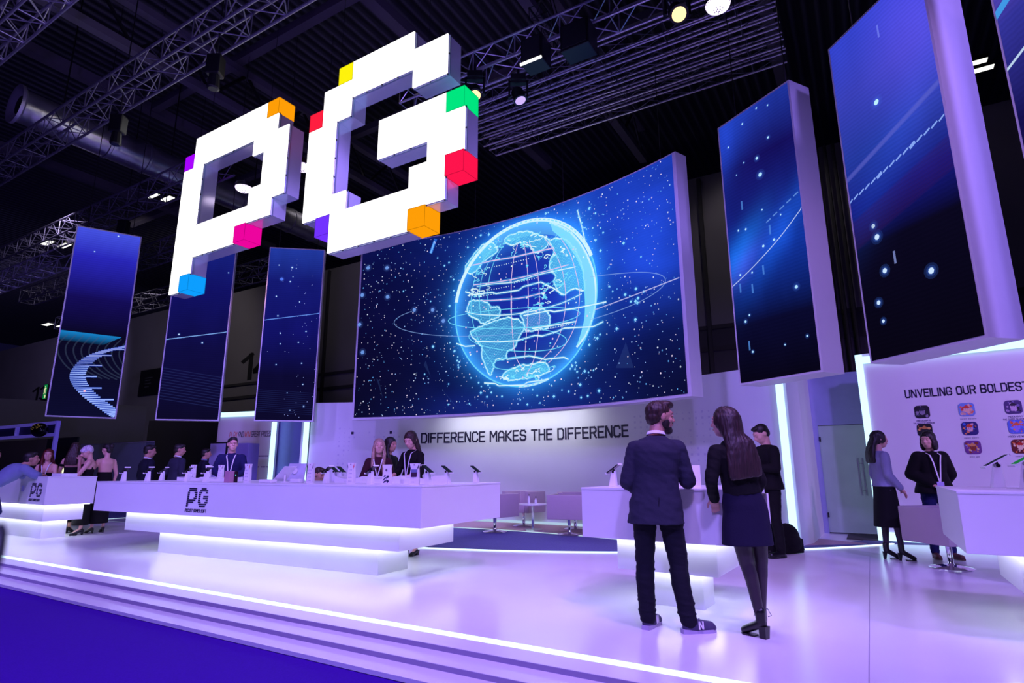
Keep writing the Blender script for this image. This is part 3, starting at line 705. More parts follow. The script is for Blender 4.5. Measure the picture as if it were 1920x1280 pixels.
pc.line([(CX + CR * cos(radians(t)), CY + CR * sin(radians(t))) for t in range(-95, -70, 4)], .05, WHT, .7)
for y, x0, x1 in ((5.70, 3.4, 4.6), (5.17, 3.2, 4.1), (5.22, 4.2, 4.8), (4.07, 4.6, 5.6), (5.06, 3.25, 3.9)):
    x = x0
    while x < x1: pc.dot(x, y, .014, WHT, n=4); x += .065
for _ in range(140):
    a, r = rn.uniform(0, 2 * pi), CR * sqrt(rn.uniform(0, 1)) * .98; pc.dot(CX + r * cos(a), CY + r * sin(a), rn.choice([.01, .012, .016, .022]), rn.choice([WHT, CYN, PK]), n=6, a=.9)
for cx, cy, n_, sp in ((4.3, 6.15, 26, .5), (5.1, 5.55, 16, .25), (5.0, 5.0, 18, .28), (3.15, 5.15, 14, .2), (4.4, 3.15, 22, .4), (4.75, 4.7, 12, .25), (5.5, 6.0, 12, .25), (3.3, 5.6, 8, .25)):
    for _ in range(n_):
        x, y = cx + rn.gauss(0, sp), cy + rn.gauss(0, .10); P = [(x, y)]
        for _k in range(rn.randint(3, 7)): x += rn.uniform(-.08, .10); y += rn.uniform(-.05, .05); P.append((x, y))
        if all((a - CX) ** 2 + (b - CY) ** 2 < (CR - .03) ** 2 for a, b in P): pc.line(P, rn.choice([.012, .016, .022]), rn.choice([WHT, CYN]), .95)
pc.poly([(CX + (CR - .03) * cos(radians(t)), CY + (CR - .03) * sin(radians(t))) for t in range(40, 131, 5)] + [(CX + (CR * .93) * cos(radians(t)), CY + .02 + (CR * .80) * sin(radians(t))) for t in range(130, 39, -5)], srgb(.5, .9, 1), .28)
# comet and debris
pc.line([(1.90, 6.33), (2.03, 6.68)], .09, srgb(.2, .5, 1), .5); pc.line([(1.90, 6.33), (2.00, 6.62)], .045, srgb(.55, .85, 1), .95)
for P in ([(.55, 3.35), (.75, 2.85), (.62, 3.3)], [(6.9, 3.5), (7.05, 3.0), (6.65, 3.05)], [(2.3, 3.0), (2.75, 2.5), (2.55, 2.75)], [(5.75, 6.2), (5.9, 6.55), (6.05, 6.25)], [(1.85, 3.7), (2.0, 3.3), (1.8, 3.6)]): pc.poly(P, srgb(.35, .5, .85), .07)
for _ in range(1500):
    s_, z_ = rn.uniform(.02, SLEN - .02), rn.uniform(SC_Z0 + .02, SC_Z1 - .02)
    if (s_ - CX) ** 2 + (z_ - CY) ** 2 < (CR + .05) ** 2: continue
    r = rn.choice([.008, .008, .010, .010, .012, .015, .018]); pc.dot(s_, z_, r, rn.choice([srgb(.85, .9, 1), srgb(.6, .75, 1), srgb(.95, .88, 1), srgb(.4, .7, 1)]), n=5, a=rn.uniform(.5, 1))
for _ in range(130):
    a, r = rn.uniform(0, 2 * pi), CR + rn.expovariate(2.0) + .1; s_, z_ = CX + r * cos(a), CY + r * sin(a)
    if not (.1 < s_ < SLEN - .1 and SC_Z0 + .1 < z_ < SC_Z1 - .1): continue
    q = rn.choice([.02, .026, .034]); pc.glow(s_, z_, q * 2.4, srgb(.2, .55, 1)); pc.dot(s_, z_, q, srgb(.6, .9, 1), n=4)
for (s_, z_) in ((.18, 6.15), (.06, 5.45), (.75, 5.35), (.03, 4.7), (.15, 4.0), (.7, 6.1), (1.5, 4.95), (2.0, 4.9), (2.3, 4.6)):
    pc.glow(s_, z_, .12, srgb(.35, .5, .9)); pc.dot(s_, z_, .05, srgb(.5, .7, 1), n=6, a=.7)
pc.build(scr)
hang_wires([PC(SC_R + .2, d, SC_Z1) for d in (75, 62, 50, 38)], 8.8, scr)
arcwall('', 12.48, 12.56, 52, 69, SC_Z0 + .12, SC_Z0 + .15, None, 16).build('downlight', emat('downlight_white', (.86, .88, 1), 22.0), scr)

# ---- narrow upright displays
def panel(p, q, z0, z1, depth, label, m, draw, name='led_display'):
    p = Vector((p[0], p[1], 0)); q = Vector((q[0], q[1], 0)); d = q - p; L = d.length; d.normalize(); n = Vector((-d.y, d.x, 0)); H = z1 - z0
    t = thing(name, label, 'screen', (p + q) / 2 + Vector((0, 0, z0)), group=None); B = t.location
    def F(u, v, dd=0.0): return p + d * (u * L) + Vector((0, 0, z0 + v * H)) - n * dd - B
    e = 0.028; mb = MB()
    mb.hexa([F(0, 0), F(1, 0), F(1, 0, -depth), F(0, 0, -depth), F(0, 1), F(1, 1), F(1, 1, -depth), F(0, 1, -depth)]); mb.build('housing', M_house, t)
    ux, vy = e / L, e / H
    vs = [F(ux, vy, .003), F(1 - ux, vy, .003), F(1 - ux, 1 - vy, .003), F(ux, 1 - vy, .003)]
    me = bpy.data.meshes.new('screen'); me.from_pydata([tuple(v) for v in vs], [], [(0, 1, 2, 3)]); set_uv(me, [(0, 0), (1, 0), (1, 1), (0, 1)])
    me.materials.append(m); o = bpy.data.objects.new('screen', me); COL.objects.link(o); o.parent = t
    # picture coordinates: x in 0..L, y in 0..H (metres)
    pp = Pic(lambda x, y, dd: F(max(ux, min(1 - ux, x / L)), max(vy, min(1 - vy, y / H)), dd + .001)); draw(pp, L, H); pp.build(t)
    hang_wires([F(.15, 1, -depth / 2), F(.85, 1, -depth / 2)], 13.9 - B.z, t); return t
ST = srgb(.80, .90, 1.0)
def star(pp, x, y, r, col=ST):
    r *= .78; pp.glow(x, y, r * 3, srgb(.3, .5, 1)); pp.dot(x, y, r, col)
Z0, Z1 = 2.43, 7.08
def dr1(pp, L, H):
    star(pp, .86, 4.55, .022); star(pp, .43, 4.05, .018)
    # teal horizon band with ribs, and the comb-like ring of bars
    yb = 2.02
    for k in range(12): pp.poly([(0, yb - .02 * k), (1.22 - .03 * k, yb - .03 - .02 * k), (1.22 - .03 * k, yb - .05 - .02 * k), (0, yb - .02 - .02 * k)], srgb(.10, .55, .85), .8 * (1 - k / 12))
    for k in range(9):
        x = .06 + .15 * k; P = smooth([(x + .12, yb - .08), (x - .03, yb - .35), (x + .02, yb - .62), (x + .25, yb - .9), (x + .6, yb - 1.08)]); pp.line(P, .03, srgb(.25, .30, .42), .30)
    C = smooth([(1.36, 1.78), (1.05, 1.68), (.75, 1.55), (.50, 1.36), (.36, 1.12), (.34, .90), (.46, .68), (.68, .46), (.95, .26), (1.20, .08), (1.36, .0)], 5)
    for i, (x, y) in enumerate(C):
        if y < .03: continue
        Lb = .30 - .08 * (y > 1.45); Lb = Lb + (.22 if i % 6 == 0 else 0)
        c = srgb(.62, .72, 1.0) if y < 1.2 else srgb(.55, .60, .85); ww = .022 if y > .9 else .03 - .008 * y
        pp.line([(x, y), (min(x + Lb, L), y + .035)], ww * 1.9, srgb(.15, .35, 1), .35); pp.line([(x, y), (min(x + Lb, L), y + .035)], ww, c, 1)
    star(pp, .66, .62, .035, srgb(1, .75, .85))
def dashline(pp, L, y0, y1, col, wd=.022, n=16):
    for i in range(n):
        x = L * i / n; y = y0 + (y1 - y0) * i / n; pp.line([(x, y), (x + L / n * 1.05, y + (y1 - y0) / n * .55 + .006)], wd, col, .9)
def dr2(pp, L, H):
    dashline(pp, L, 2.02, 2.30, srgb(.5, .68, .95)); star(pp, .30, 2.17, .022); star(pp, .86, 1.98, .022); star(pp, 1.30, 3.9, .018)
    for k in range(12): pp.line([(0, 1.30 - .07 * k), (L, 1.10 - .07 * k)], .02, srgb(.15, .18, .40), .45)
def dr3(pp, L, H):
    r = random.Random(11)
    dashline(pp, L, 2.62, 2.86, srgb(.4, .58, .95), .02)
    for x, y, q in ((.28, 4.15, .017), (.62, 4.10, .026), (.73, 4.08, .014), (.66, 3.84, .014), (.60, 3.70, .022), (.28, 3.28, .020), (.36, 2.75, .022), (.88, 3.15, .018), (.46, 2.28, .018), (.48, 2.0, .018), (1.1, 2.35, .02), (.42, 1.45, .018), (.93, 2.05, .018), (1.12, .95, .018), (.75, .72, .014), (1.18, .38, .022), (.85, .28, .016), (1.05, 1.5, .018)): star(pp, x, y, q)
    pp.glow(.38, 3.76, .09, srgb(.3, .45, .95)); pp.dot(.38, 3.76, .045, srgb(.35, .5, 1), a=.8)
    for _ in range(45): pp.dot(min(L - .05, abs(r.gauss(.95, .28))), r.uniform(.1, H - .3), r.choice([.008, .011]), srgb(.6, .65, .95), n=5, a=.8)
    for k in range(12): pp.line([(0, .80 - .05 * k), (L, .72 - .05 * k)], .014, srgb(.12, .15, .36), .5)
panel((-10.63, 13.32), (-9.50, 14.06), Z0, Z1, .14, 'narrow hanging display showing a comb-like ring of white bars', screen_mat('display_a', [(0, srgb(.05, .05, .18)), (.42, srgb(.04, .03, .13)), (.62, srgb(.08, .05, .34)), (.85, srgb(.16, .15, .72)), (1, srgb(.27, .32, .88))], noise=.10), dr1)
panel((-8.77, 14.40), (-7.38, 14.76), Z0, Z1, .16, 'narrow hanging display with a thin pale dashed line, beneath the letter P', screen_mat('display_b', [(0, srgb(.05, .04, .16)), (.4, srgb(.06, .05, .26)), (.75, srgb(.07, .07, .40)), (1, srgb(.09, .13, .50))], noise=.2), dr2)
panel((-6.51, 14.79), (-5.09, 15.0), Z0, Z1, .22, 'narrow hanging display scattered with small stars, between the letter G and the curved display', screen_mat('display_c', [(0, srgb(.05, .04, .17)), (.25, srgb(.05, .04, .20)), (.5, srgb(.07, .07, .40)), (.8, srgb(.08, .10, .45)), (1, srgb(.13, .22, .62))], noise=.25), dr3)
def dr4(pp, L, H):
    for x, y, q in ((.19, 3.78, .02), (.50, 4.02, .02), (.78, 4.12, .018), (.98, 4.05, .016), (.93, 3.55, .022), (.46, 3.38, .015), (.70, 3.33, .03), (.73, 3.05, .042), (.30, 3.25, .012), (.24, 2.35, .02), (.38, 2.32, .022), (.85, 1.98, .026), (.66, 1.95, .026), (.20, 1.65, .022), (.42, 1.62, .02), (1.12, 1.20, .032), (.30, 1.0, .018), (.22, .92, .024), (.30, .45, .02), (1.2, .5, .018), (.85, .45, .014), (1.0, 2.3, .016), (.7, 2.5, .016)): star(pp, x, y, q, srgb(.7, .9, 1))
    for x, y in ((.35, 2.72), (.80, 2.15), (.40, 1.38), (.25, .55), (.18, 1.45), (.62, 1.6)): pp.line([(x, y - .07), (x, y + .07)], .03, srgb(.35, .6, .95), .5)
    pp.line(smooth([(0, 1.50), (.45, 1.70), (.95, 1.98), (L, 2.28)]), .014, srgb(.75, .82, .98), .85)
    for i in range(5): pp.line([(.75 + i * .12, 2.28 + .05 * i), (.83 + i * .12, 2.31 + .05 * i)], .02, srgb(.45, .65, .95), .6)
def dr5(pp, L, H):
    star(pp, .63, 3.05, .045, srgb(.75, .95, 1)); star(pp, .33, 1.60, .035); star(pp, .36, 1.45, .045); star(pp, .40, 1.02, .04); star(pp, .98, .82, .045); star(pp, .25, .68, .035); star(pp, .28, .45, .026)
    pp.line([(.80, 3.80), (.80, 3.97)], .025, srgb(.45, .5, .95), .7); pp.line([(.56, 1.05), (.56, 1.2)], .03, srgb(.5, .55, .8), .7)
    for i in range(15): pp.line([(L * i / 15, 2.03 + .33 * i / 15), (L * (i + .8) / 15, 2.055 + .33 * (i + .6) / 15)], .022 + .02 * (i in (5, 10)), srgb(.55, .68, .98), .9)
    for k in range(5): pp.line([(0, 2.36 - .012 * k), (L, 2.78 - .012 * k)], .03, srgb(.40, .42, .82), .22)
    for k in range(12): pp.line([(0, 1.75 - .03 * k), (L, 2.12 - .03 * k)], .05, srgb(.22, .06, .30), .16)
def dr6(pp, L, H):
    pp.line([(0, 2.75), (L, 3.25)], .09, srgb(.25, .65, .95), .8); pp.line([(0, 2.2), (L, 2.6)], .03, ST, .8); star(pp, .6, 1.2, .04)
panel((3.37, 8.58), (3.97, 7.36), Z0, 6.66, .42, 'narrow hanging display with a bright blue nebula crossed by a thin curve', screen_mat('display_d', [(0, srgb(.03, .02, .09)), (.2, srgb(.04, .04, .18)), (.45, srgb(.07, .20, .62)), (.6, srgb(.08, .12, .48)), (.8, srgb(.08, .06, .36)), (1, srgb(.12, .20, .62))],
    [(.15, .47, .35, .07, srgb(.08, .45, .85), .65, .25), (.75, .50, .5, .07, srgb(.08, .35, .8), .5, .3), (0.0, .9, .4, .14, srgb(.10, .28, .80), .5, .3), (.2, .42, .25, .05, srgb(.3, .25, .75), .4, .2)], noise=.3), dr4)
panel((4.24, 6.80), (4.50, 5.38), Z0, 6.70, .44, 'large narrow hanging display fading from violet blue down to black, with one bright star', screen_mat('display_e', [(0, srgb(.03, .02, .08)), (.32, srgb(.04, .03, .12)), (.45, srgb(.08, .10, .48)), (.6, srgb(.14, .22, .62)), (.8, srgb(.22, .25, .72)), (1, srgb(.20, .26, .80))],
    [(.9, .85, .4, .2, srgb(.35, .25, .75), .5, 0), (.5, .55, .6, .1, srgb(.1, .25, .65), .35, .3), (0, .85, .2, .3, srgb(.02, .02, .1), .0, 0)], noise=.15), dr5)
panel((4.36, 4.52), (4.28, 3.15), Z0, 6.70, .44, 'narrow hanging display with a violet glow and a wide blue streak', screen_mat('display_f', [(0, srgb(.03, .02, .08)), (.4, srgb(.08, .06, .3)), (.62, srgb(.2, .2, .6)), (.8, srgb(.42, .32, .80)), (1, srgb(.50, .40, .85))], noise=.15), dr6)
# ================================================================ lettering on the walls
def wall_text(name, label, txts, f, m, base=None):
    mb = MB()
    for a in txts: text_into(mb, a[0], (lambda F: (lambda x, y, d: F(x, y, d)))(a[1]), a[2], **a[3])
    return tag(mb.build(name, m), label, 'lettering')
def main_text(x, y, d): return PC(13.0 - .002 - d, 72.3 - math.degrees(x / 13.0), 1.905 + y)
wall_text('wall_lettering', 'dark slogan DIFFERENCE MAKES THE DIFFERENCE on the curved white wall', [('DIFFERENCE MAKES THE DIFFERENCE', main_text, .225, dict(width=5.57, wt=1.08))], None, M_text)
wall_text('wall_lettering', 'dark heading UNVEILING OUR BOLDEST CREATIONS on the feature wall above the app pictures', [('UNVEILING OUR BOLDEST CREATIONS', lambda x, y, d: RW(.60 + x, 2.43 + y, d + .001), .125, dict(width=2.42, wt=1.0))], None, M_text)
wall_text('wall_lettering', 'orange words PLAY and WIN of the prize wall heading', [('PLAY', lambda x, y, d: LW(1.74 - x, 2.23 + y, d + .001), .15, dict(width=.31, wt=.62)), ('WIN', lambda x, y, d: LW(1.15 - x, 2.23 + y, d + .001), .15, dict(width=.22, wt=.62))], None, M_orange)
wall_text('wall_lettering', 'dark words AND GREAT PRIZES of the prize wall heading', [('AND', lambda x, y, d: LW(1.39 - x, 2.23 + y, d + .001), .15, dict(width=.20, wt=.72)), ('GREAT PRIZES!', lambda x, y, d: LW(.88 - x, 2.23 + y, d + .001), .15, dict(width=.76, wt=.72))], None, M_text)
# small copy lines and the round emblem of the prize wall
mb = MB(); rr = random.Random(5)
for (s, z, L) in [(.62, 1.62, .42), (.66, 1.30, .16), (.40, 1.30, .14), (.20, 1.30, .14)]:
    x = 0
    while x < L: w_ = rr.uniform(.02, .05); mb.hexa([LW(s - x, z, .001), LW(s - x - w_, z, .001), LW(s - x - w_, z, .004), LW(s - x, z, .004), LW(s - x, z + .035, .001), LW(s - x - w_, z + .035, .001), LW(s - x - w_, z + .035, .004), LW(s - x, z + .035, .004)]); x += w_ + .012
tag(mb.build('wall_lettering', mat('grey_small_print', srgb(.38, .30, .50), .6)), 'rows of small grey print under the prize wall heading', 'lettering')
pp = Pic(lambda x, y, d: LW(.80 - x, 1.66 + y, d)); pp.mb = MB()
pp.dot(0, 0, .085, srgb(.15, .03, .06), n=16); pp.dot(.02, -.03, .05, srgb(.75, .12, .15), n=12); pp.dot(-.01, .03, .035, srgb(.55, .35, .35), n=10)
tag(pp.mb.build('wall_picture', attr_mat('printed_picture')), 'small round dark red picture on the prize wall', 'picture')
# hall numbers
for txt, a, z, h, wd in (('14', -28.3, 5.97, 1.25, 2.7), ('13', -53.7, 6.35, 0.95, 3.2)):
    mb = MB(); text_into(mb, txt, lambda x, y, d, a=a, z=z: W(a + x * 1.0, BH - .002 - d, z + y), h, width=wd, wt=.95 if txt == '14' else .8, gap=1.2)
    tag(mb.build('wall_lettering', mat('number_black', srgb(.05, .05, .06), .6)), 'large black number %s on the hall wall %s' % ((txt, 'behind the narrow display of stars') if txt == '14' else (txt, 'in the dark, beyond the comb-ring display')), 'lettering')
# faint square pattern printed on the curved wall
mb = MB(); rr = random.Random(9)
def sq(deg, z, s, col): 
    a = math.degrees(s / 13.0) / 2; mb.quad(PC(12.996, deg + a, z - s / 2), PC(12.996, deg - a, z - s / 2), PC(12.996, deg - a, z + s / 2), PC(12.996, deg + a, z + s / 2), col)
GRYS = srgb(.81, .80, .86)
for i in range(13):
    for j in range(14):
        for (d0, sg) in ((82.6, -1), (39.5, 1)):
            z = 2.30 - j * .115; deg = d0 + sg * i * .62
            edge = (i < 3 or j in (1, 2) or j > 10) if sg < 0 else True
            if not edge or rr.random() < .12: continue
            s = .045 * rr.choice([.4, .7, 1, 1]); sq(deg, z, s, GRYS)
tag(mb.build('wall_pattern', attr_mat('printed_picture')), 'faint pattern of small grey squares printed on the curved wall', 'pattern')
for deg, z, c, nm in ((81.0, 2.18, (.06, .04, .18), 'dark square near the curved display corner'), (76.2, 2.18, (.08, .05, .2), 'dark square above the two women'), (44.6, 1.80, (.1, .06, .2), 'dark square beside the bearded man'), (43.2, 2.13, (.55, .30, .18), 'orange brown square beside the bearded man')):
    mb = MB(); sq(deg, z, .07, srgb(*c)); o = mb.build('wall_square', attr_mat('printed_picture')); tag(o, 'small ' + nm + ', printed on the curved wall', 'pattern')
# app pictures: rounded squares with abstract art and small captions
def app_icon(s, z, size, cols, seed, label, caption):
    P = []; r = size * .24; h = size / 2
    for cx, cy, t0 in ((h - r, h - r, 0), (-h + r, h - r, 90), (-h + r, -h + r, 180), (h - r, -h + r, 270)):
        for k in range(6): t = radians(t0 + 18 * k); P.append((cx + r * cos(t), cy + r * sin(t)))
    B = RW(s, z, 0)
    pc = Pic(lambda x, y, d: RW(s + x, z + y, d) - B); pc.poly(P, cols[0])
    rn = random.Random(seed)
    def inn(x, y, q): return max(abs(x), abs(y)) + q < h * .97 and not (abs(x) > h - r and abs(y) > h - r and math.hypot(abs(x) - h + r, abs(y) - h + r) + q > r)
    for _ in range(46):
        x, y, q = rn.uniform(-h, h), rn.uniform(-h, h), size * rn.uniform(.04, .15)
        if inn(x, y, q): a = rn.uniform(0, pi); pts = [(x + q * cos(a + t) * rn.uniform(.6, 1), y + q * sin(a + t) * rn.uniform(.6, 1)) for t in (0, 1.1, 2.2, 3.2, 4.2, 5.2)]; pc.poly(pts, rn.choice(cols[1:]), .9)
    pc.dot(0.0, .0, size * .2, cols[-1], asp=1.25, n=12, a=.9)     # pale centre shape
    pc.poly([(-size * .22, size * .18), (0, size * .36), (size * .22, size * .16), (size * .1, size * .08), (-size * .12, size * .08)], cols[1])
    for ex in (-.07, .07): pc.dot(ex * size, .03 * size, .028 * size, cols[0], n=6)
    o = pc.mb.build('app_picture', attr_mat('printed_picture')); o.location = B; tag(o, label, 'picture', 'app pictures on the feature wall')
    mb = MB(); y = z - h - .055
    for ln in caption:
        wd = min(.30, .021 * len(ln)); text_into(mb, ln, lambda x, yy, d, y=y, wd=wd: RW(s - wd / 2 + x, y + yy, d + .001) - B, .024, width=wd, wt=.9, depth=.002); y -= .042
    mb.build('caption', mat('caption_grey', srgb(.30, .22, .45), .6), o)
c1 = (srgb(.08, .07, .12), srgb(.15, .15, .22), srgb(.35, .38, .45), srgb(.05, .05, .1), srgb(.55, .52, .60))
c2 = (srgb(.45, .58, .85), srgb(.85, .25, .20), srgb(.95, .45, .30), srgb(.85, .65, .60), srgb(.65, .15, .45), srgb(.95, .75, .65))
c3 = (srgb(.30, .22, .45), srgb(.15, .12, .22), srgb(.50, .45, .68), srgb(.1, .08, .18), srgb(.80, .70, .82))
c4 = (srgb(.08, .07, .09), srgb(.75, .5, .25), srgb(.85, .65, .35), srgb(.35, .22, .12), srgb(.12, .1, .12))
c5 = (srgb(.18, .15, .45), srgb(.85, .30, .15), srgb(.25, .45, .85), srgb(.9, .55, .35), srgb(.1, .08, .2), srgb(.88, .70, .72))
c6 = (srgb(.35, .45, .85), srgb(.9, .40, .20), srgb(.70, .20, .55), srgb(.45, .6, .95), srgb(.95, .6, .3), srgb(.6, .5, .9))
c7 = (srgb(.45, .25, .55), srgb(.85, .60, .35), srgb(.75, .35, .15), srgb(.55, .6, .85), srgb(.9, .8, .55), srgb(.55, .22, .12))
c8 = (srgb(.40, .08, .10), srgb(.75, .15, .08), srgb(.9, .5, .2), srgb(.3, .05, .06), srgb(.95, .85, .7))
IC = [(.80, 2.17, c1, 'dark silver rounded picture, first under the heading', ['MEDUSA II', 'THE QUEST OF PERSEUS']),
      (1.41, 2.17, c2, 'blue and red rounded picture in the top row of the feature wall', ['---- -----']),
      (2.00, 2.17, c3, 'violet and black rounded picture in the top row of the feature wall', ['MEDUSA I', 'THE CURSE OF ATHENA']),
      (.80, 1.86, c4, 'black and gold rounded picture behind the woman in the black coat', ['-- -----']),
      (1.41, 1.86, c5, 'orange, blue and black rounded picture in the middle row of the feature wall', ['---- ----']),
      (2.00, 1.86, c6, 'diagonal blue and orange rounded picture in the middle row', ['HOOD VS WOLF']),
      (1.41, 1.555, c7, 'tan and violet rounded picture in the bottom row, above the phone stands', ['--- --']),
      (2.00, 1.555, c8, 'dark red rounded picture in the bottom row, above the dark-haired head', ['--------'])]
for i, (s, z, c, lab, cap) in enumerate(IC): app_icon(s, z, .215, c, 20 + i, lab, cap)
# ================================================================ counters
def frame_at(x, y, yaw):
    c, s = cos(yaw), sin(yaw)
    return lambda a, b, z=0.0: Vector((x + a * c - b * s, y + a * s + b * c, z))
def hexf(mb, F, a0, a1, b0, b1, z0, z1): return mb.hexa([F(a0, b0, z0), F(a1, b0, z0), F(a1, b1, z0), F(a0, b1, z0), F(a0, b0, z1), F(a1, b0, z1), F(a1, b1, z1), F(a0, b1, z1)])
def counter(label, x, y, yaw, a0, a1, D, z1, z2, z3, m2, m3, bk=(.36, .62)):
    """a runs along the front, b goes back; m2, m3 = (left, right, front) insets of the middle and bottom tiers"""
    cx, cy = frame_at(x, y, yaw)((a0 + a1) / 2, D / 2)[:2]
    t = thing('display_counter', label, 'counter', (cx, cy, 0), yaw)
    F = lambda a, b, z=0.0: Vector((a - (a0 + a1) / 2, b - D / 2, z))
    mb = MB(); hexf(mb, F, a0, a1, 0, D, z2, z1 - .02); mb.build('upper_box', M_lam, t, bevel=.004)
    mb = MB(); hexf(mb, F, a0 - .004, a1 + .004, -.004, D + .004, z1 - .02, z1); mb.build('counter_top', M_lam, t, bevel=.003)
    l2, r2, f2 = m2; l3, r3, f3 = m3
    mb = MB(); hexf(mb, F, a0 + l2, a1 - r2, f2, D - bk[0], z3, z2); mb.build('middle_tier', M_lam, t, bevel=.003)
    mb = MB(); hexf(mb, F, a0 + l3, a1 - r3, f3, D - bk[1], 0, z3); mb.build('plinth', M_lam, t, bevel=.003)
    # light strips tucked under each overhang
    for (l, r, f, k, z) in ((l2, r2, f2, bk[0], z2), (l3, r3, f3, bk[1], z3)):
        mb = MB(); g = .065; h = .006
        hexf(mb, F, a0 + l - g, a1 - r + g, f - g, f - g + .03, z - h, z - .002)
        hexf(mb, F, a0 + l - g, a1 - r + g, D - k + g - .03, D - k + g, z - h, z - .002)
        hexf(mb, F, a0 + l - g, a0 + l - g + .03, f - g + .03, D - k + g - .03, z - h, z - .002)
        hexf(mb, F, a1 - r + g - .03, a1 - r + g, f - g + .03, D - k + g - .03, z - h, z - .002)
        mb.build('light_strip', M_ledv, t)
    return t, F
ROWP = ['.11111111.', '.11111111.', '11.....111', '11......11', '11......11', '11.....111', '111111111.', '1111111...', '11........', '11........']
ROWG = ['..11111...', '.11111111.', '111....11.', '11........', '11...11111', '11...11111', '11......11', '111....111', '.11111111.', '..111111..']
def logo(t, f, label=None, sc=1.0):
    """pixel emblem with scan-line gaps and the small name under it; f(x, y, d) in metres"""
    mb = MB(); cw, chh = .0205 * sc, .0255 * sc
    for rows, off in ((ROWP, 0), (ROWG, 12.0)):
        for r, row in enumerate(rows):
            c = 0
            while c < 10:
                if row[c] == '1':
                    e = c
                    while e < 10 and row[e] == '1': e += 1
                    sl = (9 - r) * .0022 * sc; x0 = (off + c) * cw + sl; x1 = (off + e) * cw + sl; y0 = (9 - r) * chh + .07 * sc; y1 = y0 + chh * .70
                    mb.add([f(x0, y0, .001), f(x1, y0, .001), f(x1, y1, .001), f(x0, y1, .001), f(x0, y0, .004), f(x1, y0, .004), f(x1, y1, .004), f(x0, y1, .004)],
                           [(4, 5, 6, 7), (0, 1, 5, 4), (1, 2, 6, 5), (2, 3, 7, 6), (3, 0, 4, 7)])
                    c = e
                else: c += 1
    mb.build('logo', M_text, t)
    mb = MB(); text_into(mb, 'POCKET GAMES SOFT', lambda x, y, d: f(x - .01 * sc, y, d + .001), .037 * sc, width=.455 * sc, wt=1.0, depth=.003, slant=.1); mb.build('logo_text', M_text, t)
Z1, Z2, Z3 = 1.0555, .6138, .3258
MX, MY, MYAW, MW, MD = -.968, 6.424, -.498, 6.346, 1.688
tm, Fm = counter('long white three-tier counter with a PG logo, underlit in the middle of the booth', MX, MY, MYAW, -MW, 0, MD, Z1, Z2, Z3, (.477, .477, .245), (.988, .988, .498), (.365, .628))
logo(tm, lambda x, y, d: Fm(-4.02 + x, -d - .001, .665 + y))
CX_, CY_, CYAW = .646, 5.637, -.578
tc_, Fc = counter('small white three-tier counter behind the bearded man and the long-haired woman', CX_, CY_, CYAW, 0, 1.37, 1.30, Z1, Z2, Z3, (.233, .233, .245), (.44, .44, .498), (.3, .45))
RX, RY, RYAW = 3.306, 4.482, -.535
tr_, Fr = counter('white three-tier counter cut by the picture edge, under the app picture wall', RX, RY, RYAW, 0, 3.4, 1.541, Z1, Z2, Z3, (.33, .33, .245), (.70, .70, .498))
LX, LY, LYAW = -8.41, 10.85, -.54
tl_, Fl = counter('white three-tier counter with a PG logo where the man in the blue shirt leans', LX, LY, LYAW, -3.3, 0, .80, 1.115, .61, .326, (.12, .12, .06), (.35, .45, .20), (.1, .2))
logo(tl_, lambda x, y, d: Fl(-.62 + x, -d - .001, .68 + y), sc=1.0)

# ---------------------------------------------------------------- things on the counters
Mm = frame_at(MX, MY, MYAW); Mc = frame_at(CX_, CY_, CYAW); Mr = frame_at(RX, RY, RYAW); Ml = frame_at(LX, LY, LYAW)
M_white = mat('gloss_white_plastic', (.85, .85, .88), .25)
M_scrn = emat('phone_screen_dim', srgb(.12, .14, .22), 1.0)
M_scrg = emat('phone_screen_green', srgb(.12, .45, .25), 1.0)
def phone_stand(p, rz, label, tilt=35, s=1.0, scr=None, group=None, body=None, face=1):
    t = thing('phone_stand', label, 'phone stand', p, rz, group)
    mb = MB(); h = .15 * s     # leaning tapered foot
    mb.hexa([(-.035 * s, -.03 * s, 0), (.035 * s, -.03 * s, 0), (.035 * s, .03 * s, 0), (-.035 * s, .03 * s, 0), (-.005 * s, -.022 * s, h), (.03 * s, -.022 * s, h), (.03 * s, .022 * s, h), (-.005 * s, .022 * s, h)])
    mb.build('stand', body or M_white, t, bevel=.003)
    mb = MB(); mb.tube((.012 * s, -.03 * s, h * .93), (.012 * s, .03 * s, h * .93), .012 * s); mb.tube((.012 * s, 0, h * .9), (.012 * s, 0, h * 1.08), .010 * s); mb.build('hinge', M_blackplastic, t)
    a = radians(tilt); R = Matrix.Rotation(-a * face, 3, 'Y'); o = Vector((.012 * s, 0, h * 1.1))
    def bx(x0, x1, y0, y1, z0, z1): return [o + R @ Vector(v) for v in ((x0, y0, z0), (x1, y0, z0), (x1, y1, z0), (x0, y1, z0), (x0, y0, z1), (x1, y0, z1), (x1, y1, z1), (x0, y1, z1))]
    mb = MB(); mb.hexa(bx(-.075 * s, .075 * s, -.038 * s, .038 * s, 0, .010)); ph = mb.build('phone', M_blackplastic if body is None else M_white, t, bevel=.002)
    mb = MB(); mb.hexa(bx(-.068 * s, .068 * s, -.033 * s, .033 * s, .010, .0112)); mb.build('screen', scr or M_scrn, ph)
    mb = MB(); [mb.hexa(bx(k, k + .008 * s, -.045 * s, .045 * s, -.004, .012)) for k in (-.085 * s, .077 * s)]; mb.build('clamp', M_white, t)
    return t
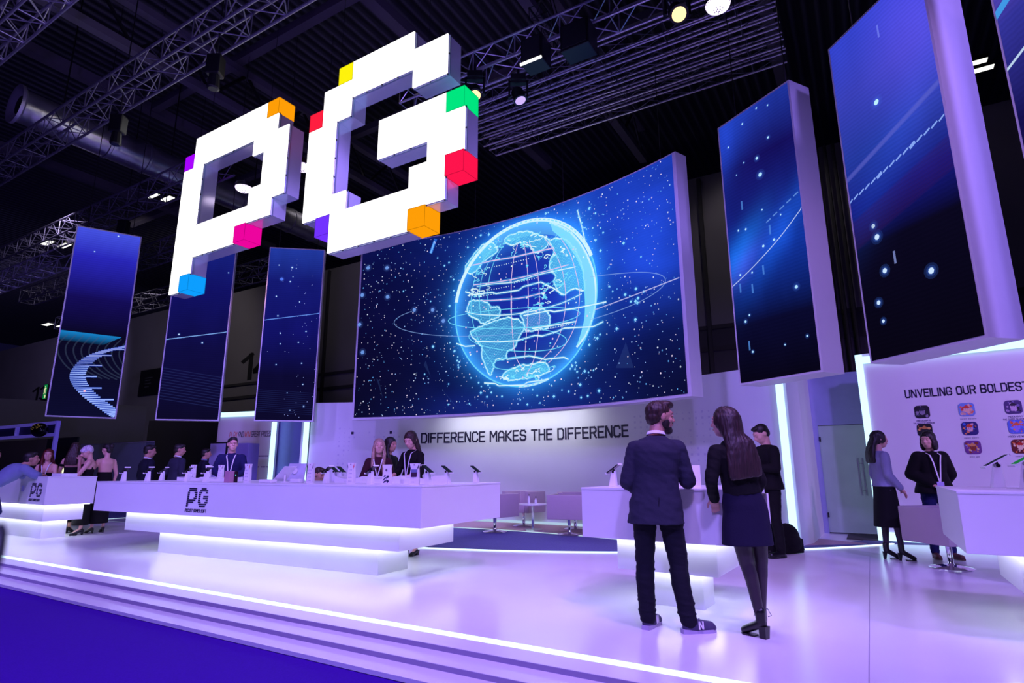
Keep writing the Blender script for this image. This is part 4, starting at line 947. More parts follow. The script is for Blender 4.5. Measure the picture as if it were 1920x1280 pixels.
PS = [(6.09, .25, 0, 32, 'phone stand at the far end of the long counter'), (5.44, .25, 0, 34, 'second phone stand from the far end of the long counter'), (6.15, .90, 20, 30, 'phone stand near the back edge at the far end of the long counter'),
      (4.92, .55, 10, 40, 'phone stand beside the folded leaflet, in front of the dark-suited men'), (4.02, .25, 0, 30, 'phone stand just above the PG logo of the long counter'),
      (1.92, .50, 0, 38, 'phone stand in front of the crouching dark-haired person'), (2.34, 1.2, 180, 30, 'phone stand with a pink glow next to the red-cornered leaflet'), (.99, .30, 0, 34, 'phone stand in front of the blonde woman'),
      (.10, .25, 180, 36, 'phone stand on the near corner of the long counter'), (.28, .88, 180, 30, 'middle phone stand along the short end of the long counter'), (.22, 1.45, 180, 36, 'last phone stand at the back of the short end of the long counter'),
      (2.62, 1.35, 180, 25, 'phone stand with two small clips behind the glasses-wearing man\'s carton')]
first = None
for (s, off, rz, tl, lab) in PS:
    p = Mm(-s, off, Z1 + .0005)
    if first is None: first = phone_stand(p, MYAW + radians(rz), lab, 34, group=None)
    else: dup(first, p, MYAW + radians(rz), lab)
for (a, b, lab) in ((.127, .45, 'white phone stand on the small counter, first from its end'), (.27, .50, 'white phone stand on the small counter, tucked behind the bearded man')):
    dup(first, Mc(a, b, Z1 + .0005), CYAW, lab)
ta = phone_stand(Mr(.40, 1.05, Z1 + .0005), RYAW + .15, 'clear tablet stand with a white-backed tablet on the counter under the app pictures', 30, 1.35, body=M_clear)
tb = phone_stand(Mr(.55, .75, Z1 + .0005), RYAW + .2, 'clear tablet stand with a green lit screen on the counter under the app pictures', 30, 1.45, M_scrg, body=M_clear)
# folded leaflets
def leaflet(p, rz, label, c1, c2, h=.25, w=.115, dark=False, plain=False):
    o = thing('leaflet', label, 'leaflet', p, rz, 'folded leaflets on the long counter')
    mb = MB(); wi = w * .40; prof = [(0, w / 2), (.45 * h, w * .46), (.78 * h, w * .36), (h, w / 2)]
    vs = []; 
    for z, hw in prof: vs += [(-hw, 0, z), (hw, 0, z), (hw * .75, .05, z), (-hw * .75, .05, z)]
    fs = [(3, 2, 1, 0), (12, 13, 14, 15)]
    for i in range(3):
        for j in range(4): fs.append((4 * i + j, 4 * i + (j + 1) % 4, 4 * i + 4 + (j + 1) % 4, 4 * i + 4 + j))
    mb.add(vs, fs); mb.build('paper', mat('leaflet_paper', (.88, .86, .88), .5, noise=.02), o)
    pc = Pic(lambda x, y, d: Vector((x, -d * .3 - .0005, y)))
    if plain: 
        pc.dot(0, h * .72, .016, srgb(.45, .4, .45), n=8)
        if dark:
            rn = random.Random(4)
            for _ in range(14): x, y = rn.uniform(-.04, .04), rn.uniform(.02, .10); pc.line([(x - .012, y - .01), (x + .012, y + .01)], .012, srgb(.12, .1, .3))
    else:
        for i in range(3):
            for j in range(4): pc.dot(-.02 + .02 * i, .03 + .045 * j, .0045, srgb(.45, .35, .5), n=6)
        pc.poly([(-w * .5, h * .98), (-w * .36, h * .80), (-w * .38, h * .75), (-w * .5, h * .85)], c1); pc.poly([(w * .5, h * .98), (w * .36, h * .80), (w * .38, h * .70), (w * .5, h * .82)], c2)
        pc.dot(0, h * .93, .008, srgb(.5, .3, .4))
    pc.mb.build('print', attr_mat('printed_picture'), o); return o
dk = srgb(.25, .2, .35)
leaflet(Mm(-5.95, 1.3, Z1), MYAW, 'tall folded leaflet with a red corner, at the far end of the long counter', dk, srgb(.75, .25, .25), h=.26)
leaflet(Mm(-5.75, 1.45, Z1), MYAW + .2, 'plain white folded card with a small grey mark, far end of the long counter', dk, dk, plain=True)
leaflet(Mm(-4.92, 1.1, Z1), MYAW, 'dotted folded leaflet beside the man in glasses', dk, srgb(.5, .35, .4))
leaflet(Mm(-3.22, .30, Z1), MYAW, 'dotted folded leaflet standing next to the brown carton', dk, srgb(.8, .3, .2))
leaflet(Mm(-2.17, .45, Z1), MYAW, 'dotted folded leaflet between the tablet and the crouching person', srgb(.1, .1, .2), dk)
leaflet(Mm(-1.41, .40, Z1), MYAW, 'dotted folded leaflet with a bright red corner, near the blonde woman', dk, srgb(.9, .2, .2))
leaflet(Mm(-.75, .30, Z1), MYAW, 'white folded card with dark slanted shapes along its foot', dk, dk, plain=True, dark=True, h=.225, w=.13)
l = leaflet(Mm(-.265, .20, Z1), MYAW, 'folded leaflet with a dark picture, in front of the tall dark-haired woman', srgb(.3, .2, .4), srgb(.2, .15, .3), h=.235, w=.13)
pc = Pic(lambda x, y, d: Vector((x, -d * .3 - .0015, y))); pc.poly([(-.04, .10), (.045, .10), (.045, .17), (-.04, .17)], srgb(.45, .5, .65)); pc.poly([(-.04, .085), (.04, .085), (.045, .135), (-.04, .135)], srgb(.25, .15, .25)); pc.mb.build('print', attr_mat('printed_picture'), l)
# trays of white leaflets lying flat
def tray(p, rz, L, label, h=.07, w=.25):
    t = thing('leaflet_tray', label, 'tray', p, rz)
    mb = MB(); n = 10; vs = []
    for i in range(n + 1):
        x = -L / 2 + L * i / n; z = h * (.65 + .55 * abs(2 * i / n - 1) ** 2); vs += [(x, -w / 2, 0), (x, w / 2, 0), (x, w / 2, z), (x, -w / 2, z)]
    fs = [(0, 1, 2, 3), (4 * n + 3, 4 * n + 2, 4 * n + 1, 4 * n)]
    for i in range(n):
        for j in range(4): fs.append((4 * i + j, 4 * i + 4 + j, 4 * i + 4 + (j + 1) % 4, 4 * i + (j + 1) % 4))
    mb.add(vs, fs).build('holder', M_white, t); mb = MB(); mb.box(-L * .42, L * .42, -w * .4, w * .4, h * .62, h * .70); mb.build('paper_stack', mat('leaflet_paper', (.88, .86, .88), .5), t); return t
tray(Mm(-5.3, .95, Z1), MYAW, .62, 'long white tray of papers in front of the dark-suited men', .05)
tray(Mm(-4.45, .85, Z1), MYAW, .55, 'white tray of papers in front of the man in glasses', .05)
tray(Mm(-1.85, .95, Z1), MYAW, .50, 'white paper tray between the crouching person and the red-cornered leaflet')
tray(Mm(-1.20, .85, Z1), MYAW, .42, 'white paper tray just in front of the blonde woman')
tray(Mm(-.52, .72, Z1), MYAW, .52, 'white paper tray in front of the tall dark-haired woman', .08)
def simple(name, mb, m, p, rz, label, cat, **k):
    o = mb.build(name, m, **k); o.location = p; o.rotation_euler = (0, 0, rz); return tag(o, label, cat)
# carton with a black phone beside it
simple('carton', MB().box(-.055, .055, -.04, .04, 0, .155), mat('brown_pink_card', srgb(.72, .52, .60), .6), Mm(-3.44, .2, Z1), MYAW, 'pinkish brown carton in front of the man in glasses', 'box', bevel=.003)
t = thing('phone', 'upright black phone with a teal light, leaning on the brown carton', 'phone', Mm(-3.33, .22, Z1), MYAW)
MB().box(-.036, .036, -.005, .005, 0, .15).build('phone_body', M_blackplastic, t, bevel=.003); MB().lathe([(.008, 0), (.008, .002)], (0.0, -.0055, .10), 12, ax=(0, -1, 0)).build('camera_light', emat('teal_dot', srgb(.35, .95, .9), 1.2), t)
# tablet on a white stand, and the white screen behind it
t = thing('tablet', 'large white-framed tablet tilted on a stand, left of the curved display corner', 'tablet', Mm(-2.75, .55, Z1), MYAW - .1)
R = Matrix.Rotation(radians(-38), 3, 'Y')
def rbx(x0, x1, y0, y1, z0, z1, o=Vector((0, 0, .115)), R=R): return [o + R @ Vector(v) for v in ((x0, y0, z0), (x1, y0, z0), (x1, y1, z0), (x0, y1, z0), (x0, y0, z1), (x1, y0, z1), (x1, y1, z1), (x0, y1, z1))]
MB().hexa(rbx(-.15, .15, -.10, .10, 0, .010)).build('tablet_frame', M_white, t, bevel=.003); MB().hexa(rbx(-.125, .125, -.085, .085, .010, .0115)).build('screen', M_scrn, t)
MB().tube((0, 0, .0), (0, 0, .11), .012).tube((0, 0, 0), (0, 0, .012), .05, n=16).build('stand', M_white, t, smooth='auto')
t = thing('monitor', 'white monitor seen from its back, with a round white disc', 'monitor', Mm(-3.12, 1.05, Z1 + .001), MYAW + .1)
MB().hexa([(-.16, -.01, .02), (.16, -.01, .02), (.16, .015, .02), (-.16, .015, .02), (-.20, .08, .26), (.12, .08, .26), (.12, .10, .26), (-.20, .10, .26)]).build('monitor_shell', mat('cool_grey_plastic', (.55, .58, .68), .4), t, bevel=.004)
MB().lathe([(.045, 0), (.045, .008)], (-.02, .02, .15), 20, ax=(0, -1, .3)).build('disc', M_white, t); MB().tube((-.02, .0, 0), (-.02, .03, .13), .006).tube((0, 0, 0), (0, 0, .01), .09, n=18).build('foot', M_white, t)
# low white boxes, drinks and small things
simple('cable_box', MB().box(-.09, .09, -.05, .05, 0, .05), M_white, Mm(-2.45, .5, Z1), MYAW, 'low white box beside the tablet on the long counter', 'box', bevel=.012)
simple('cable_box', MB().box(-.12, .12, -.05, .05, 0, .045), M_white, Mm(-2.72, .25, Z1), MYAW, 'flat white box in front of the tilted tablet', 'box', bevel=.012)
t = thing('glass', 'clear drinking glass at the far end of the long counter', 'glass', Mm(-5.75, 1.15, Z1)); MB().lathe([(.028, 0), (.036, .11), (.033, .11), (.026, .006)], n=16).build('glass_body', M_clear, t, smooth='auto'); MB().lathe([(.026, .006), (.031, .06)], n=16).build('drink', mat('pale_water', (.7, .75, .85), .1, alpha=.5), t)
simple('card', MB().box(-.06, .06, -.004, .004, 0, .20), mat('leaflet_paper', (.88, .86, .88), .5), Mc(.88, .62, Z1), CYAW + .1, 'white upright card beyond the bearded man\'s hand', 'card')
t = thing('card_holder', 'curved white paper holder by the bearded man\'s hand', 'holder', Mc(.80, .36, Z1), CYAW); mb = MB(); P = [(-.11, .0), (-.02, .01), (.06, .06), (.11, .15)]
for i in range(3): (x0, z0), (x1, z1) = P[i], P[i + 1]; mb.hexa([(x0, -.06, 0), (x1, -.06, 0), (x1, .06, 0), (x0, .06, 0), (x0, -.06, z0 + .004), (x1, -.06, z1 + .004), (x1, .06, z1 + .004), (x0, .06, z0 + .004)])
mb.build('holder_body', M_white, t)
simple('serving_tray', MB().lathe([(.16, 0), (.20, .012), (.20, .018), (.15, .018)], n=28), M_white, Mr(.98, .95, Z1), 0, 'flat round tray below the dark-haired head at the picture edge', 'tray')
simple('paper_pad', MB().box(-.20, .20, -.13, .13, 0, .055), M_white, Ml(-.24, .35, 1.1155), LYAW, 'thick white paper pad in front of the red-haired woman', 'pad', bevel=.006)
simple('badge', MB().box(-.05, .05, -.002, .002, -.11, 0), mat('badge_card', srgb(.70, .66, .90), .5), Ml(-.92, -.02, .95), LYAW, 'pale visitor badge hanging before the counter from the blue-shirted man', 'badge')
# lit panel behind the bare-shouldered woman
simple('light_box', MB().box(-.14, .14, -.02, .02, 0, .32), emat('warm_lightbox', srgb(1.0, 1.0, .84), 1.1), (-9.22, 12.35, .95), LYAW, 'small bright cream light box behind the counter', 'light')

# ---------------------------------------------------------------- lounge
M_leather = mat('cream_leather', srgb(.72, .65, .68), .45, noise=.04, bump=.12, bscale=60)
def tub_chair(p, rz, label, group='white tub chairs in the lounge'):
    t = thing('tub_chair', label, 'chair', p, rz, group); z0, z1 = .30, .74; Wd, Dp, th = .36, .33, .10
    out = [(-Wd, -Dp), (-Wd, Dp), (Wd, Dp), (Wd, -Dp), (Wd - th, -Dp), (Wd - th, Dp - th), (-Wd + th, Dp - th), (-Wd + th, -Dp)]
    mb = MB(); mb.prism(out[::-1], z0, z1); mb.build('back_shell', M_leather, t, bevel=.018, smooth='auto')
    MB().box(-Wd + th + .005, Wd - th - .005, -Dp, Dp - th - .005, z0, .46).build('seat', M_leather, t, bevel=.02, smooth='auto')
    MB().lathe([(.05, z0), (.035, .27), (.03, .06), (.05, .035)], n=16, cap=False).build('column', M_chrome, t, smooth='auto')
    MB().lathe([(.05, .045), (.22, .018), (.24, .008), (.24, 0)], n=28).build('base', M_chrome, t, smooth='auto'); return t
c0 = tub_chair((-.35, 12.1, .012), -.54 + pi * .92, 'white tub chair next to the end of the long counter')
dup(c0, (1.08, 11.55, .012), -.54 + pi * 1.08, 'white tub chair nearest the small counter, seen from behind')
dup(c0, (.25, 13.35, .012), -.54 - .1, 'white tub chair at the back, left of the low table')
dup(c0, (1.30, 12.60, .012), -.54 + .5, 'white tub chair at the back, nearest the wall')
dup(c0, (5.50, 7.75, .0), -.54 + pi * .72, 'white tub chair behind the counter under the app pictures')
t = thing('low_table', 'small round white lounge table among the tub chairs', 'table', (.42, 12.45, .012)); MB().lathe([(.30, .50), (.30, .52)], n=28).build('tabletop', M_white, t); MB().lathe([(.03, .5), (.03, .03)], n=14, cap=False).build('column', M_chrome, t, smooth='auto'); MB().lathe([(.2, .02), (.2, 0)], n=24).build('base', M_chrome, t)
for i, (x, y, h, lab) in enumerate(((.34, 12.42, .16, 'slim dark-capped bottle on the lounge table, taller of the two'), (.48, 12.38, .12, 'short dark-capped bottle on the lounge table'))):
    t = thing('bottle', lab, 'bottle', (x, y, .533)); MB().lathe([(.026, 0), (.026, h * .6), (.010, h * .8), (.010, h)], n=12).build('bottle_body', M_white, t, smooth='auto'); MB().lathe([(.012, h), (.012, h + .025)], n=12).build('cap', M_blackplastic, t)
# ================================================================ roof rig, trusses, lamps
def truss(p, q, size, label, r=.025, br=.012, pitch=None, group=None, flip=1, m=None, brm=None):
    p, q = Vector(p), Vector(q); c = (p + q) / 2; d = (q - p); L = d.length; d.normalize(); s = d.cross(Vector((0, 0, 1))).normalized(); up = s.cross(d); h = size / 2
    t = thing('lighting_truss', label, 'truss', c, group=group); m = m or M_steel
    K = [(-h, -h), (h, -h), (h, h), (-h, h)]
    P = lambda k, x: d * (x - L / 2) + s * K[k][0] + up * K[k][1]
    for k in range(4): MB().tube(P(k, 0), P(k, L), r, n=8).build('chord', m, t, smooth='auto')
    n = max(2, round(L / (pitch or size))); mb = MB()
    for i in range(n):
        x0, x1 = L * i / n, L * (i + 1) / n
        for k in range(4):
            j = (k + 1) % 4
            mb.tube(P(k, x0), P(j, x1), br, n=5, caps=False) if i % 2 == 0 else mb.tube(P(j, x0), P(k, x1), br, n=5, caps=False)
            if i % 2 == 0: mb.tube(P(k, x0), P(j, x0), br, n=5, caps=False)
    mb.build('bracing', brm or m, t); return t
truss(W(-7.6, 8.35, 8.95), W(5.5, 8.35, 8.95), .46, 'aluminium box truss lit violet, running up from behind the letter G')
TL = ['nearest to the lit box truss', 'second beyond the lit box truss', 'third beyond the lit box truss', 'farthest from the lit box truss']
for i, (b, lab) in enumerate(zip((9.35, 9.95, 10.55, 11.1), TL)):
    truss(W(-7.2, b, 9.0 + .03 * i), W(-.5, b, 9.0 + .03 * i), .30, 'narrow violet-lit truss above the curved display, ' + lab, .022, .008, .6, 'parallel trusses above the curved display', brm=M_brace)
for i, a in enumerate((-4.4, -1.75)):
    truss(W(a, 8.2, 9.55), W(a, 12.2, 9.55), .25, 'dark cross truss over the parallel trusses, ' + ('near the black loudspeaker block' if i == 0 else 'near the bright pixel lamp'), .02, .008, m=M_black)
truss(W(-20, 5.21, 9.2), W(-6.3, 5.21, 9.2), .5, 'long dim truss sloping behind the letter P towards the top of the picture', .03, .012, m=M_dim)
truss(W(-24, 3.55, 10.1), W(-10.5, 3.55, 10.1), .5, 'truss cutting the top corner above the silver duct', .03, .014)
truss(W(-29, 7.87, 8.9), W(-13.2, 7.87, 8.9), .53, 'dim truss in the dark behind the silver duct', .03, .012, m=M_dim)
truss(W(-30.7, 10.1, 8.6), W(-16.5, 10.1, 8.6), .54, 'dim truss in the dark above the comb-ring display', .03, .012, m=M_dim)
truss(W(-36, 13.5, 8.8), W(-18.0, 13.5, 8.8), .6, 'dark truss far beyond the comb-ring display', .03, .012, m=M_dim)
truss(W(-30, 6.3, 6.6), W(-17.4, 6.3, 6.6), .4, 'small truss with white rungs beside the comb-ring display', .02, .012)
# roof girders
def girder(a, b0, b1, z, label):
    t = thing('roof_girder', label, 'girder', W(a, (b0 + b1) / 2, z)); L = b1 - b0; B = t.location
    for dz in (-.6, .6): MB().abox(a - .12, a + .12, b0, b1, z + dz - .1, z + dz + .1).build('flange', M_beam, t).location = -B
    mb = MB(); n = 10
    for i in range(n): mb.tube(W(a, b0 + L * i / n, z - .6), W(a, b0 + L * (i + .5) / n, z + .6), .05, n=6).tube(W(a, b0 + L * (i + .5) / n, z + .6), W(a, b0 + L * (i + 1) / n, z - .6), .05, n=6)
    mb.build('web', M_black, t).location = -B
girder(-14.5, -2, 18, 12.0, 'dark open-web roof girder above the letter P'); girder(-5.5, -2, 18, 12.2, 'dark open-web roof girder above the letter G')
# spiral duct
t = thing('air_duct', 'silver ventilation duct with an open round mouth at the picture edge', 'duct', W(-16.8, 8, 10.0)); B = t.location
mb = MB(); prof = []; y = 0
while y < 10.0: prof += [(.42, y), (.42, y + .9), (.445, y + .92), (.445, y + .98), (.42, y + 1.0)]; y += 1.0
mb.lathe(prof, Vector(W(-16.95, 4.75, 10.0)) - B, 28, ax=NA, cap=False).build('duct_pipe', mat('spiral_steel', (.55, .55, .62), .28, metal=.9, noise=.3, nscale=3, bump=.6, bscale=6), t, smooth='auto')
mb = MB().lathe([(.43, 0), (.50, -.05), (.50, -.12), (.40, -.10), (.24, .05), (.0, .06)], Vector(W(-16.95, 4.75, 10.0)) - B, 28, ax=NA, cap=False); mb.build('mouth_ring', M_steel, t, smooth='auto')
MB().lathe([(.24, .0), (.0, .0)], Vector(W(-16.95, 4.72, 10.0)) - B, 20, ax=NA, cap=False).build('mouth_opening', M_black, t)
mb = MB(); [mb.tube(Vector(W(-16.95, b, 10.4)) - B, Vector(W(-16.95, b, 13.9)) - B, .02, n=5) for b in (5.6, 8.4, 11.2)]; mb.build('hanger', M_black, t)
# moving-head lamps
def lamp(p, label, s=1.0, aim=(0, -.4, -1), lens=None, rz=0, group=None, top=None):
    t = thing('stage_lamp', label, 'lamp', p, rz, group); a = Vector(aim).normalized()
    MB().box(-.16 * s, .16 * s, -.12 * s, .12 * s, .30 * s, .44 * s).build('lamp_base', M_black, t, bevel=.01)
    mb = MB(); [mb.box(x - .02 * s, x + .02 * s, -.05 * s, .05 * s, -.08 * s, .32 * s) for x in (-.19 * s, .19 * s)]; mb.box(-.19 * s, .19 * s, -.05 * s, .05 * s, .27 * s, .31 * s); mb.build('yoke', M_black, t)
    MB().lathe([(.08 * s, -.17 * s), (.13 * s, -.10 * s), (.13 * s, .13 * s), (.15 * s, .16 * s)], (0, 0, 0), 18, ax=a).build('lamp_head', M_black, t, smooth='auto')
    MB().lathe([(.125 * s, .150 * s), (.10 * s, .172 * s), (.0, .18 * s)], (0, 0, 0), 18, ax=a, cap=False).build('lens', lens or mat('lens_glass', (.08, .08, .12), .05), t)
    MB().tube((0, 0, .44 * s), (0, 0, (top - p[2]) if top else .60 * s), .03 * s).build('clamp', M_black, t); return t
WARM = emat('lamp_warm', srgb(1.0, .88, .62), 1.6); LV = emat('lamp_violet', srgb(.75, .65, 1.0), 1.3)
P0 = W(-5.62, 8.03, 8.2); l1 = lamp(P0, 'stage lamp with a small warm lens beside the green cube', .9, (.1, -.5, -.9), WARM)
lamp(W(-4.93, 8.48, 8.15), 'stage lamp with a violet-lit rim hanging below the box truss', .9, (.3, -.2, -1), LV)
lamp(W(-1.82, 8.15, 8.3), 'stage lamp with a cluster of warm pixels near the top edge', 1.0, (0, -.6, -.8), WARM)
def block(p, label, w=.75, h=.6, d=.5, lit=False):
    t = thing('loudspeaker', label, 'speaker', p, YAW); MB().box(-w / 2, w / 2, -d / 2, d / 2, -h / 2, h / 2).build('cabinet', M_black, t, bevel=.02)
    MB().box(-w / 2 + .04, w / 2 - .04, -d / 2 - .015, -d / 2, -h / 2 + .04, h / 2 - .04).build('grille', mat('speaker_grille', srgb(.10, .10, .13), .6, bump=.4, bscale=120), t)
    MB().tube((0, 0, h / 2), (0, 0, h / 2 + .10), .03).build('bracket', M_black, t)
    if lit: MB().hexa([(-w / 2, -d / 2 - .03, -h / 2 - .02), (w / 2, -d / 2 - .03, -h / 2 - .02), (w / 2, -d / 2, -h / 2 - .02), (-w / 2, -d / 2, -h / 2 - .02), (-w / 2, -d / 2 - .03, -h / 2 + .02), (w / 2, -d / 2 - .03, -h / 2 + .02), (w / 2, -d / 2, -h / 2 + .02), (-w / 2, -d / 2, -h / 2 + .02)]).build('light_slot', emat('slot_light', (1, 1, 1), 1.5), t)
    return t
block(W(-4.25, 7.94, 8.38), 'black hanging block with one bright slanted light slot', .42, .50, .36, True); block(W(-3.45, 8.0, 8.36), 'plain black hanging block beside the light slot block', .52, .50, .40)
# pixel ball lamps
def ball(p, r, label, st=1.4):
    t = thing('pixel_lamp', label, 'lamp', p); rn = random.Random(2)
    MB().lathe([(r * 1.0, 0), (r * 1.06, .05 * r), (r * 1.0, .5 * r), (r * .4, .8 * r)], (0, 0, 0), 24).build('lamp_housing', M_black, t, smooth='auto')
    MB().lathe([(r, 0), (r * .9, -.25 * r), (r * .6, -.45 * r), (r * .0001, -.55 * r)], (0, 0, 0), 24, cap=False).build('light_dome', emat('dome_light', srgb(.93, .86, 1.0), st), t)
    mb = MB()
    for k in range(5):
        q = r * (.95 - .2 * k); n = max(4, int(q / r * 22))
        for i in range(n): a = 2 * pi * i / n + k; mb.ell((q * cos(a), q * sin(a), -.55 * r * (1 - (q / r) ** 2) - .01 * r), (r * .055,) * 3, n=5, m=4)
    mb.build('lens_cells', mat('cell_gap', (.2, .15, .3), .4), t); MB().tube((0, 0, .7 * r), (0, 0, 1.1 * r), .03).build('bracket', M_black, t); return t
ball(W(-1.3, 8.8, 8.70), .20, 'bright pixel-dot lamp cut by the top edge of the picture', 2.0)
ball(W(-12.44, 7.94, 8.0), .20, 'pixel-dot lamp seen through the hole of the letter P', .9); ball(W(-10.36, 7.99, 8.0), .20, 'pixel-dot lamp seen between the letters P and G', .9)
# hall ceiling lights in pairs
def hall_light(a, b, z, s, label):
    t = thing('hall_light', label, 'ceiling light', W(a, b, z), YAW, 'hall ceiling lights'); MB().box(-s, s, -s * .35, s * .35, 0, .12).build('casing', M_black, t); MB().box(-s * .92, s * .92, -s * .30, s * .30, -.015, 0).build('diffuser', emat('hall_light_white', srgb(1.0, 1.0, .96), 1.6), t)
HL = [(-29.9, 10.18, 11, .42, 'above the comb-ring display, upper pair in the dark'), (-47.2, 16.9, 11, .55, 'in the dark, lower pair beside the comb-ring display'), (-21.3, 10.1, 11, .33, 'near the long dim truss, beside the letter P'), (3.3, 16.7, 11, .30, 'between the two big narrow displays')]
for a, b, z, s, lab in HL:
    hall_light(a, b, z, s, 'white hall ceiling light ' + lab + ', one of two'); hall_light(a + s * .6, b + s * 1.3, z, s, 'white hall ceiling light ' + lab + ', its twin')
# hoists and cables
for i, (a, b, z) in enumerate(((-12.8, 5.21, 8.35), (-9.4, 5.21, 8.40), (-18.0, 7.87, 8.2))):
    t = thing('chain_hoist', 'black chain hoist under a dim truss, ' + ('left of the orange cube' if i == 0 else 'near the top of the letter P' if i == 1 else 'below the silver duct'), 'hoist', W(a, b, z))
    MB().box(-.13, .13, -.11, .11, -.2, .2).build('hoist_body', M_black, t, bevel=.03); MB().lathe([(.09, -.2), (.11, -.45), (.08, -.47)], n=12).build('chain_bag', M_black, t); MB().tube((0, 0, .3), (0, 0, 13.9 - z), .012).build('chain', M_black, t)
# exit signs
def exit_sign(c, w, h, label):
    t = thing('exit_sign', label, 'sign', c, YAW); MB().box(-w / 2, w / 2, -.04, .04, -h / 2, h / 2).build('sign_case', M_black, t); MB().box(-w / 2 + .03, w / 2 - .03, -.045, -.04, -h / 2 + .03, h / 2 - .03).build('green_face', emat('exit_green', srgb(.04, .50, .25), 1.0), t)
    pc = Pic(lambda x, y, d: Vector((x, -.046 - d, y))); c_ = srgb(.95, .92, .72); pc.dot(0, h * .34, h * .055, c_, n=10); pc.line([(0, h * .27), (-.03, h * .08)], .1, c_); pc.line([(-.02, h * .22), (w * .34, h * .22), ], .06, c_); pc.line([(0, h * .24), (-w * .3, h * .14), (-w * .3, h * .02)], .05, c_); pc.line([(-.03, h * .08), (w * .12, h * .0), (w * .12, -h * .14)], .07, c_); pc.line([(-.03, h * .08), (-w * .2, -h * .10), (-w * .36, -h * .10)], .07, c_)
    pc.line([(-w * .1, -h * .20), (w * .28, -h * .38)], .07, c_); pc.line([(w * .30, -h * .22), (w * .30, -h * .40), (w * .02, -h * .40)], .06, c_); pc.mb.build('pictogram', attr_emat('exit_print', 1.0), t)
exit_sign(W(-.70, BH - .32, 6.55), .66, 1.15, 'green emergency exit sign with a running figure and arrow, on the hall wall')
exit_sign(W(-51.0, BH - .2, 6.85), .55, 1.1, 'small green exit sign beside the number 13, partly behind the comb-ring display')
# black notice board on the hall wall
t = thing('notice_board', 'black notice board on the hall wall between two hanging displays', 'board', W(-37.2, BH - .01, 6.5), YAW); MB().box(-1.25, 1.25, -.06, 0, -.8, .8).build('board', mat('board_black', srgb(.05, .05, .07), .5), t)
mb = MB(); [mb.box(-.6, -.6 + L, -.066, -.06, z, z + .06) for z, L in ((.25, .8), (.1, .6), (-.1, .7), (-.3, .5))]; mb.build('print_lines', mat('board_grey_print', srgb(.25, .25, .28), .6), t)
# neighbouring stand with a violet-lit frame, and the dark balloon above it
t = thing('stand_frame', 'violet-lit square frame of a neighbouring stand in the back', 'frame', W(-24, 8.4, -.1)); B = t.location; mb = MB()
for z in (2.27, 2.64): mb.abox(-36, -21.45, 8.34, 8.44, z, z + .09)
for a in (-36, -24.4): mb.abox(a, a + .08, 8.34, 8.44, 2.36, 2.64)
mb.abox(-21.5, -21.41, 8.34, 8.44, -.1, 2.73)
mb.build('frame_bars', mat('violet_lit_frame', srgb(.60, .52, .95), .5, emit=srgb(.42, .36, .85), estr=.25), t).location = -B  # violet lighting put into the bar colour and a faint emission
MB().abox(-36, -21.5, 8.45, 8.48, 2.30, 2.68).build('fascia', mat('navy_fascia', srgb(.16, .12, .36), .6), t).location = -B
MB().abox(-23.6, -21.5, 9.0, 9.05, -.1, 2.27).build('back_panel', M_black, t).location = -B; MB().abox(-36, -23.6, 9.0, 9.05, -.1, 2.27).build('side_panel', mat('taupe_panel', srgb(.32, .28, .30), .8), t).location = -B
t = thing('balloon', 'black balloon with gold flecks floating above the neighbouring stand', 'balloon', W(-21.9, 8.1, 2.45), YAW); t.scale = (.72,) * 3; MB().ell((0, 0, 0), (.42, .3, .30), n=20, m=12).build('balloon_skin', mat('black_foil', srgb(.06, .05, .05), .15), t, smooth=True)
mb = MB(); rn = random.Random(6)
for _ in range(26): a, b = rn.uniform(-1.2, 1.2), rn.uniform(-.1, 1.0); v = Vector((.42 * sin(a) * cos(b), -.30 * cos(a) * cos(b), .30 * sin(b))) * 1.01; mb.ell(v, (.03, .02, .012), n=6, m=4)
mb.build('gold_flecks', mat('gold_fleck', srgb(.85, .70, .35), .3, metal=.6, emit=srgb(.6, .5, .25), estr=.3), t); MB().tube((0, 0, -.3), (0, 0, -1.2), .004, n=4).build('string', M_black, t)
# glass balustrade behind the long counter
t = thing('glass_screen', 'tall clear glass partition behind the far end of the long counter', 'partition', (-10.2, 14.8, 0)); B = t.location
p, q = Vector((-12.2, 16.4, 0)), Vector((-8.6, 14.2, 0)); Zv = Vector((0, 0, 1)); mb = MB(); n = NA * .02
mb.hexa([p - B, q - B, q + n - B, p + n - B, p + Zv * 1.9 - B, q + Zv * 1.9 - B, q + n + Zv * 1.9 - B, p + n + Zv * 1.9 - B]); mb.build('pane', mat('dim_glass', srgb(.45, .48, .60), .15, alpha=.18), t)
mb = MB(); mb.tube(p + Zv * 1.9 - B, q + Zv * 1.9 - B, .012); mb.build('top_rail', M_beam, t)
# poster and display cabinet beside the man in glasses
t = thing('poster_frame', 'pale framed poster by the prize wall, behind the man in glasses', 'poster', (-8.30, 16.75, 0), LANG); MB().box(-.32, .32, -.02, .02, .9, 2.0).build('frame', M_black, t); MB().box(-.28, .28, -.026, -.02, .94, 1.96).build('print', mat('poster_lilac', srgb(.70, .68, .92), .5), t); MB().box(-.03, .03, 0, .1, .0, .9).build('leg', M_black, t)
simple('cabinet', MB().box(-.30, .30, -.2, .2, 0, 1.95), mat('cabinet_grey', srgb(.52, .48, .72), .5), (-7.45, 16.55, .002), LANG, 'grey cabinet against the prize wall, behind the man in glasses', 'cabinet', bevel=.01)

